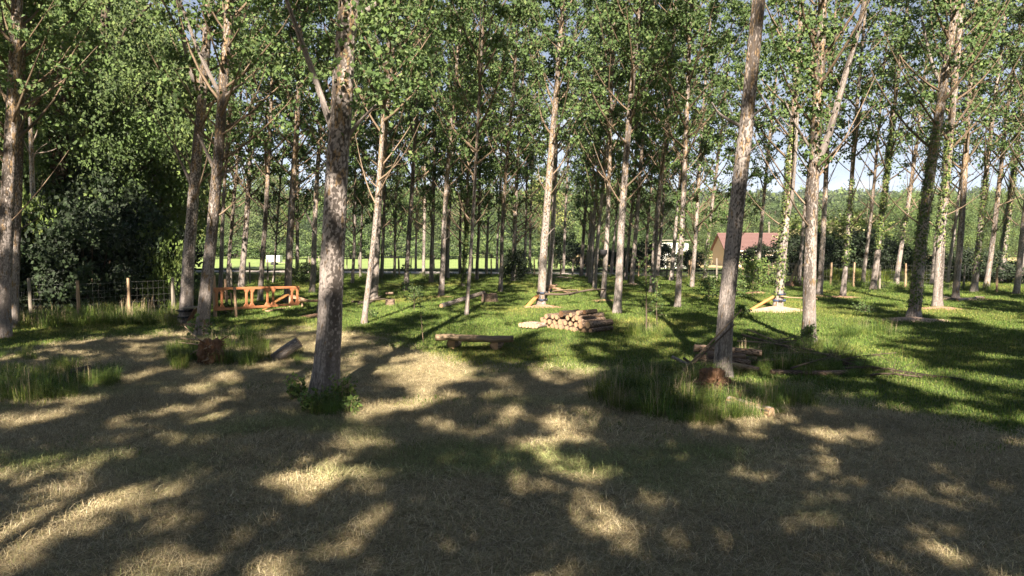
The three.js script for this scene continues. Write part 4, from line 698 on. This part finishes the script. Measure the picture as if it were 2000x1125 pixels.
{ // plank ramp to the poplar behind the frame
  const d = T.ramp.d, g = thing('plank_ramp', 'sloping plank ramp rising to a small deck on the poplar behind the orange frame', 'ramp', onGround(560, 598));
  for (const k of [0, 1, 2]) part(g, 'plank', boardGeo(onGround(516 + k * 4, 607 - k * 3).setY(0.04), atDepth(556 + k * 3, 577 - k, d - 0.5 - k * 0.12), 0.14, 0.04), M.plankOrange);
  for (const k of [0, 1, 2, 3]) part(g, 'deck_board', boardGeo(atDepth(552 + k * 6, 577, d - 0.55), atDepth(554 + k * 6, 575, d + 0.25), 0.11, 0.04), M.plankPale);
  for (const k of [0, 1, 2]) part(g, 'walkway_plank', boardGeo(atDepth(570, 577 + k * 2, d - 0.4 - k * 0.15), atDepth(604, 588, d - 1.2 - k * 0.15), 0.15, 0.04), M.plankPale);
  part(g, 'leg', boardGeo(onGround(566, 602).setY(0), atDepth(566, 578, d - 0.5), 0.07, 0.07), M.plankPale);
  const g2 = thing('loose_planks', 'loose pale plank lying on the grass below the ramp', 'plank', onGround(540, 608)); part(g2, 'board', boardGeo(onGround(522, 609).setY(0.03), onGround(560, 603).setY(0.03), 0.2, 0.04), M.plankPale);
  const d2 = T.plank.d - 0.3, p = thing('balance_pole', 'pale pole running from the ramp to the half-hidden poplar', 'pole', V(xAt(610, d2), 0, -d2)); part(p, 'wood', poleGeo(atDepth(582, 588, d - 1.1), atDepth(634, 587, d2), 0.05, 0.045, 8, 0.15), M.plankPale); part(p, 'trestle_leg', poleGeo(onGround(590, 602), atDepth(591, 588, d - 1.25), 0.04, 0.035, 7, 0.1), M.plankPale);
}
function strap(tree, h, mats, name, label, group) {            // ratchet strap round a trunk
  const [p, r] = tree.tg.at(h), w = p.clone().applyMatrix4(tree.g.matrixWorld), g = thing(name, label, 'strap', w, group);
  part(g, 'band', new THREE.CylinderGeometry(r * 1.12 + 0.01, r * 1.12 + 0.012, 0.06, 20, 1, false), mats[0], false); part(g, 'buckle', boardGeo(V(-0.07, 0, r * 1.12 + 0.02), V(0.08, 0, r * 1.12 + 0.025), 0.05, 0.05), mats[1], false); part(g, 'loose_end', boardGeo(V(-r * 1.1, 0, 0.03), V(-r * 1.1 - 0.14, 0.03, 0.06), 0.03, 0.015), mats[0], false);
  part(g, 'knot', new THREE.IcosahedronGeometry(0.06, 1).translate(r * 1.15, 0, 0.05), mats[0], false);
}
{ // small platform on the left poplar
  const t = T.platform, d = t.d, g = thing('tree_platform', 'small dark platform with a slanting brace on the left poplar', 'platform', V(t.base.x, 0, t.base.z));
  part(g, 'deck', boardGeo(atDepth(362, 601, d - 0.1), atDepth(386, 600, d - 0.15), 0.4, 0.05), M.postGrey); part(g, 'brace', boardGeo(atDepth(368, 629, d - 0.25), atDepth(383, 603, d - 0.25), 0.3, 0.04), M.rot);
  strap(t, 0.42, [M.strapBlack, M.strapBlack], 'ratchet_strap', 'black strap round the left platform poplar'); strap(t, 0.22, [M.strapBlack, M.strapBlack], 'ratchet_strap', 'lower black strap round the left platform poplar');
}
{ // low ropes course behind the log pile
  const t = T.rig, d = t.d; strap(t, 0.56, [M.strapBlack, M.strapBlue], 'ratchet_strap', 'upper dark strap round the poplar behind the log pile'); strap(t, 0.28, [M.strapBlack, M.strapBlue], 'ratchet_strap', 'lower dark strap round the poplar behind the log pile');
  const b = thing('leaning_board', 'orange board leaning on the strapped poplar behind the log pile', 'board', onGround(1030, 602)); part(b, 'board', boardGeo(onGround(1029, 601).setY(0.03), atDepth(1050, 577, d - 0.1), 0.18, 0.04), M.plankOrange); part(b, 'foot_block', boardGeo(onGround(1027, 602).setY(0.03), onGround(1042, 600).setY(0.03), 0.08, 0.06), M.plankPale);
  const d2 = T.rig2.d, g = thing('plank_ramp', 'pale plank ramp propped on the poplar behind the strapped one', 'ramp', V(xAt(1085, d2), 0, -d2));
  part(g, 'prop', boardGeo(atDepth(1062, 573, d2 - 1.2), atDepth(1077, 559, d2 - 0.4), 0.2, 0.05), M.rot); for (const k of [0, 1, 2]) part(g, 'deck_board', boardGeo(atDepth(1066, 560 - k * 1.2, d2 - 0.6 + k * 0.2), atDepth(1088, 557 - k * 0.8, d2 - 0.5 + k * 0.2), 0.15, 0.04), M.plankPale);
  for (const k of [0, 1]) part(g, 'plank', boardGeo(atDepth(1080, 560 + k * 2, d2 - 0.5), atDepth(1118, 573, d2 - 1.8 - k * 0.2), 0.17, 0.04), M.plankPale); part(g, 'leg', boardGeo(onGround(1072, 576), atDepth(1072, 559, d2 - 0.3), 0.07, 0.07), M.plankPale);
  const p = thing('balance_pole', 'dark crooked pole slung between two poplars behind the log pile', 'pole', V(xAt(1120, d - 1), 0, -d + 1)); const cv = new THREE.CatmullRomCurve3([atDepth(1064, 574, d - 0.25), atDepth(1095, 575, d - 0.1), atDepth(1125, 571, d + 0.6), atDepth(1150, 566, d + 1.2), atDepth(1182, 565, T.basket.d - 0.15)]); part(p, 'wood', new Acc().tube(cv.getPoints(16), Array.from({ length: 17 }, (_, k) => 0.05 - 0.0015 * k), 7, 16, 0, 0.25).build(), M.stickDark);
  const p2 = thing('balance_pole', 'grey crossing pole resting on the dark slung pole', 'pole', onGround(1080, 582)); part(p2, 'wood', poleGeo(onGround(1080, 580).setY(0.25), atDepth(1128, 567, d + 0.7), 0.045, 0.03, 7, 0.2, 0.05), M.stick);
  const p3 = thing('balance_pole', 'short broken pole crossing the dark slung pole', 'pole', onGround(1140, 580)); part(p3, 'wood', poleGeo(atDepth(1112, 576, d + 0.3), atDepth(1158, 566, d + 1.3), 0.035, 0.03, 7, 0.25, 0.05), M.stickDark);
  const [q, r] = T.basket.tg.at(2.1), w = q.clone().applyMatrix4(T.basket.g.matrixWorld), k = thing('hanging_basket', 'dark round basket fixed to a poplar trunk', 'basket', w.clone().add(V(-0.13, 0, r * 0.6)));
  part(k, 'bowl', new THREE.LatheGeometry([[0.02, -0.16], [0.12, -0.13], [0.17, -0.02], [0.18, 0.12], [0.16, 0.13], [0.15, 0.0], [0.02, -0.12]].map(([a, b2]) => new THREE.Vector2(a, b2)), 18), M.strapBlack, false); part(k, 'hanger', poleGeo(V(0.1, 0.12, -0.06), V(0.14, 0.34, -0.08), 0.01, 0.01, 5, 0), M.strapBlack, false);
}
{ // strapped poplar on the sand mound
  const t = T.strap, d = t.d; strap(t, 0.56, [M.strapBlack, M.strapBlue], 'ratchet_strap', 'upper blue and black strap on the sand-mound poplar'); strap(t, 0.32, [M.strapBlue, M.strapBlack], 'ratchet_strap', 'lower blue and black strap on the sand-mound poplar');
  const b = thing('slanted_pole', 'peeled orange pole slanting up to the strapped poplar', 'pole', onGround(1466, 608)); part(b, 'wood', poleGeo(onGround(1466, 607).setY(0.03), atDepth(1510, 580, d - 0.1), 0.055, 0.06, 9, 0.2), M.plankOrange);
  const s = thing('slackline', 'pale rope line from the strapped poplar to the trunk behind the forked poplar', 'rope', V(xAt(1560, d), 0, -d)); part(s, 'line', poleGeo(atDepth(1528, 580, d - 0.1), atDepth(1596, 584, d + 2), 0.022, 0.022, 6, 0), M.plankPale); part(s, 'tread', boardGeo(atDepth(1524, 578, d - 0.2), atDepth(1538, 580, d - 0.1), 0.16, 0.04), M.plankPale);
  const a = thing('pole_trestle', 'crossed bare poles of a trestle before the right hedge', 'trestle', onGround(1552, 556)), dd = 41.5; for (const [x0, y0, x1, y1, r] of [[1541, 549, 1556, 517, 0.07], [1554, 546, 1555, 514, 0.045], [1569, 546, 1554, 527, 0.03]]) part(a, 'pole', poleGeo(V(xAt(x0, dd), -0.05, -dd), atDepth(x1, y1, dd), r, r * 0.8, 7, 0.15), M.stick); part(a, 'top_rail', poleGeo(atDepth(1490, 516, dd), atDepth(1560, 516, dd), 0.035, 0.03, 7, 0.1), M.postGrey);
}
// ───────────────────────── mulch rings and heaps ─────────────────────────
const mulchMat = (A, B, s) => { const t = landTex(s, A, B, 1.1); return new THREE.MeshStandardMaterial({ map: t, bumpMap: t, bumpScale: 0.02, roughness: 1 }); };
const sandM = mulchMat([0.32, 0.22, 0.16], [0.52, 0.39, 0.30], 41), mulchM = mulchMat([0.24, 0.13, 0.085], [0.43, 0.26, 0.17], 43);
function mound(px, py, rx, rz, h, mat, label, name = 'mulch_ring') {
  const p = onGround(px, py), acc = new Acc(), R = 9, S = 34; acc.v(p.x, terr(p.x, p.z) + h, p.z, 0, 0);
  for (let k = 1; k <= R; k++) for (let q = 0; q < S; q++) { const a = q / S * 6.2832, t = k / R, w = 1 + 0.3 * N3(Math.cos(a) * 1.5 + px, Math.sin(a) * 1.5, 2) + 0.10 * N3(Math.cos(a) * 6 + px, Math.sin(a) * 6, 5), x = p.x + Math.cos(a) * rx * t * w, z = p.z + Math.sin(a) * rz * t * w; acc.v(x, terr(x, z) + h * Math.pow(1 - t, 1.3) + 0.02 * N3(x * 5, 1, z * 5) * (1 - t) + (k === R ? -0.05 : 0.015), z, x * 0.7, z * 0.7); }
  for (let q = 0; q < S; q++) acc.tri(0, 1 + (q + 1) % S, 1 + q);
  for (let k = 1; k < R; k++) for (let q = 0; q < S; q++) { const a = 1 + (k - 1) * S + q, b = 1 + (k - 1) * S + (q + 1) % S; acc.tri(a, b, a + S); acc.tri(b, b + S, a + S); }
  const m = top(name, acc.build(), mat, null, label, 'mound'); return m;
}
mound(1512, 607, 1.25, 0.8, 0.16, sandM, 'pale sand mound at the foot of the strapped poplar', 'sand_mound');
mound(1784, 626, 1.25, 0.7, 0.10, sandM, 'pale mulch ring round the sunlit ivy poplar');
mound(1840, 604, 1.0, 0.6, 0.08, mulchM, 'brown mulch ring round the dark ivy poplar');
mound(1648, 581, 1.1, 0.6, 0.08, mulchM, 'brown mulch ring round the ivy-striped poplar');
mound(1880, 586, 1.3, 0.7, 0.08, sandM, 'pale mulch ring round the poplar with logs at its foot');
mound(1060, 599, 0.95, 0.55, 0.12, mulchM, 'reddish earth mound at the foot of the poplar behind the log pile', 'earth_mound');
mound(1600, 580, 0.9, 0.6, 0.06, mulchM, 'brown earth ring behind the forked poplar', 'earth_mound');
mound(372, 636, 0.8, 0.5, 0.07, mulchM, 'reddish earth ring round the left platform poplar', 'earth_mound');
mound(620, 616, 0.8, 0.45, 0.08, mulchM, 'reddish earth mound left of the big front trunk', 'earth_mound');
mound(862, 579, 0.7, 0.45, 0.05, mulchM, 'earth ring round the bright poplar above the bench', 'earth_mound');
mound(1184, 588, 0.8, 0.5, 0.05, mulchM, 'earth ring round the poplar with the basket', 'earth_mound');
mound(1237, 557, 0.7, 0.5, 0.08, sandM, 'small pale heap at the foot of a shaded poplar', 'sand_mound');
mound(1480, 572, 0.7, 0.4, 0.1, mulchM, 'small brown heap under the green shrub', 'earth_mound');
mound(1546, 559, 0.8, 0.5, 0.32, mulchM, 'orange-brown heap of earth under the pole trestle', 'earth_mound');
mound(1095, 543, 0.8, 0.6, 0.1, sandM, 'small pale heap by the post at the track', 'sand_mound');
for (const [a, b, e, f] of [[1842, 584, 1868, 588], [1870, 590, 1905, 586], [1905, 584, 1922, 585]]) log('edging_log', onGround(a, b).setY(0.07), onGround(e, f).setY(0.07), 0.07, 'pale log edging the mulch ring on the right', 'log', 'pale edging logs on the right', { mat: deadMat });

// ───────────────────────── saplings, shrubs, weeds ─────────────────────────
function sapling(px, py, ty, n, label, o = {}) {
  const p = onGround(px, py), d = -p.z, t = atDepth(o.tx ?? px, ty, d), g = thing('sapling', label, 'sapling', V(p.x, 0, p.z)), acc = new Acc(), tw = new Acc();
  part(g, 'stem', poleGeo(V(p.x, -0.05, p.z), t, o.r ?? 0.018, 0.006, 6, 0.1, 0.03), o.mat || M.stickDark);
  for (let k = 0; k < n; k++) { const f = rr(o.from ?? 0.25, 1), c = V(lerp(p.x, t.x, f), lerp(0, t.y, f), p.z), L = (o.spread ?? 0.4) * rr(0.4, 1.1) * (1.15 - f * 0.6), a = rnd() * 6.283, e = c.clone().add(V(Math.cos(a) * L, L * rr(0, 0.7), Math.sin(a) * L)); tw.tube([c, e], [0.006, 0.002], 3, 1, 0, 0, false); for (let q = 0; q < (o.per ?? 9); q++) { const w = c.clone().lerp(e, rr(0.25, 1.1)); acc.randomLeaf(w.x + gauss() * 0.05, w.y + gauss() * 0.05, w.z + gauss() * 0.05, rr(0.05, 0.09) * (o.leaf ?? 1), leafColor()); } }
  part(g, 'twigs', tw.build(), M.stickDark); part(g, 'leaves', acc.build(false), o.lm || leafMat); return g;
}
seed(2468);
sapling(1263, 655, 470, 34, 'tall thin dark sapling right of the log pile', { r: 0.025, tx: 1261, spread: 0.5, per: 4 });
sapling(1284, 640, 545, 18, 'second thinner sapling right of the tall dark one', { spread: 0.35, per: 4 });
sapling(827, 668, 590, 8, 'thin pale shoot standing left of the log bench', { mat: M.stick, spread: 0.15, per: 3, r: 0.01, tx: 821 });
sapling(809, 604, 562, 40, 'small dark leafy sapling left of the leaning log', { spread: 0.5, per: 9 });
sapling(726, 622, 606, 14, 'tiny seedling right of the slim pale poplar', { spread: 0.3, per: 8, r: 0.01 });
sapling(1470, 582, 515, 120, 'bushy light green shrub right of the big right trunk', { spread: 1.5, per: 16, leaf: 1.25, lm: leafBright, from: 0.15 });
sapling(1432, 584, 540, 70, 'leafy shrub partly hidden by the big right trunk', { spread: 1.1, per: 14, leaf: 1.2, from: 0.1 });
sapling(1385, 590, 548, 60, 'low leafy shrub left of the big right trunk', { spread: 1.0, per: 14, leaf: 1.1, from: 0.1 });
sapling(1448, 618, 600, 30, 'small dark seedling right of the big right trunk', { spread: 0.35, per: 10 });
sapling(1690, 615, 596, 26, 'small weedy seedling on the right lawn', { spread: 0.5, per: 8, r: 0.008 });
sapling(1580, 672, 640, 34, 'leafy climber at the foot of the forked poplar', { spread: 0.25, per: 10, from: 0.1 });
sapling(440, 615, 596, 50, 'leafy weeds under the left end of the orange frame', { spread: 0.6, per: 12, lm: leafBright, from: 0.05 });
const weed = (px, py, h, n, label) => { const p = onGround(px, py), g = thing('leafy_weed', label, 'plant', V(p.x, 0, p.z), 'leafy weeds round the big front trunk'), acc = new Acc(), st = new Acc(); for (let k = 0; k < n; k++) { const a = rnd() * 6.283, r = rr(0.02, 0.22), hh = h * rr(0.4, 1), b = V(p.x + Math.cos(a) * r * 0.4, 0, p.z + Math.sin(a) * r * 0.4), t = V(p.x + Math.cos(a) * r, hh, p.z + Math.sin(a) * r); st.tube([b, t], [0.005, 0.003], 3, 1, 0, 0, false); for (let q = 0; q < 9; q++) { const w = b.clone().lerp(t, rr(0.25, 1.05)); acc.randomLeaf(w.x, w.y, w.z, rr(0.05, 0.10), leafColor(), 0, 0.36); } } part(g, 'stems', st.build(), M.stick); part(g, 'leaves', acc.build(false), leafBright); };
weed(575, 782, 0.45, 26, 'leafy weed clump left of the big front trunk'); weed(600, 805, 0.35, 20, 'low leafy weeds before the left foot of the big front trunk'); weed(640, 800, 0.4, 26, 'leafy weeds hiding the foot of the big front trunk'); weed(672, 790, 0.5, 24, 'tall leafy weeds at the right foot of the big front trunk'); weed(690, 808, 0.28, 16, 'low leafy weeds right of the big front trunk');

// things alike are told apart by their order from left to right in the picture
{
  const word = (n) => { const u = ['zeroth', 'first', 'second', 'third', 'fourth', 'fifth', 'sixth', 'seventh', 'eighth', 'ninth', 'tenth', 'eleventh', 'twelfth', 'thirteenth', 'fourteenth', 'fifteenth', 'sixteenth', 'seventeenth', 'eighteenth', 'nineteenth'], t = ['', '', 'twent', 'thirt', 'fort', 'fift']; return n < 20 ? u[n] : n % 10 ? t[Math.floor(n / 10)] + 'y-' + u[n % 10] : t[n / 10] + 'ieth'; };
  const byLabel = new Map();
  for (const o of scene.children) if (o.userData.label && o.userData.category) { const l = o.userData.label; if (!byLabel.has(l)) byLabel.set(l, []); byLabel.get(l).push(o); }
  for (const [l, os] of byLabel) if (os.length > 1 && os[0].userData.group !== 'poplars behind the viewer') { os.sort((a, b) => a.position.x / -a.position.z - b.position.x / -b.position.z); os.forEach((o, k) => { o.userData.label = `${l}, ${k ? (k === os.length - 1 ? 'rightmost' : word(k + 1) + ' from left') : 'leftmost'}`; }); }
}
renderer.render(scene, camera);
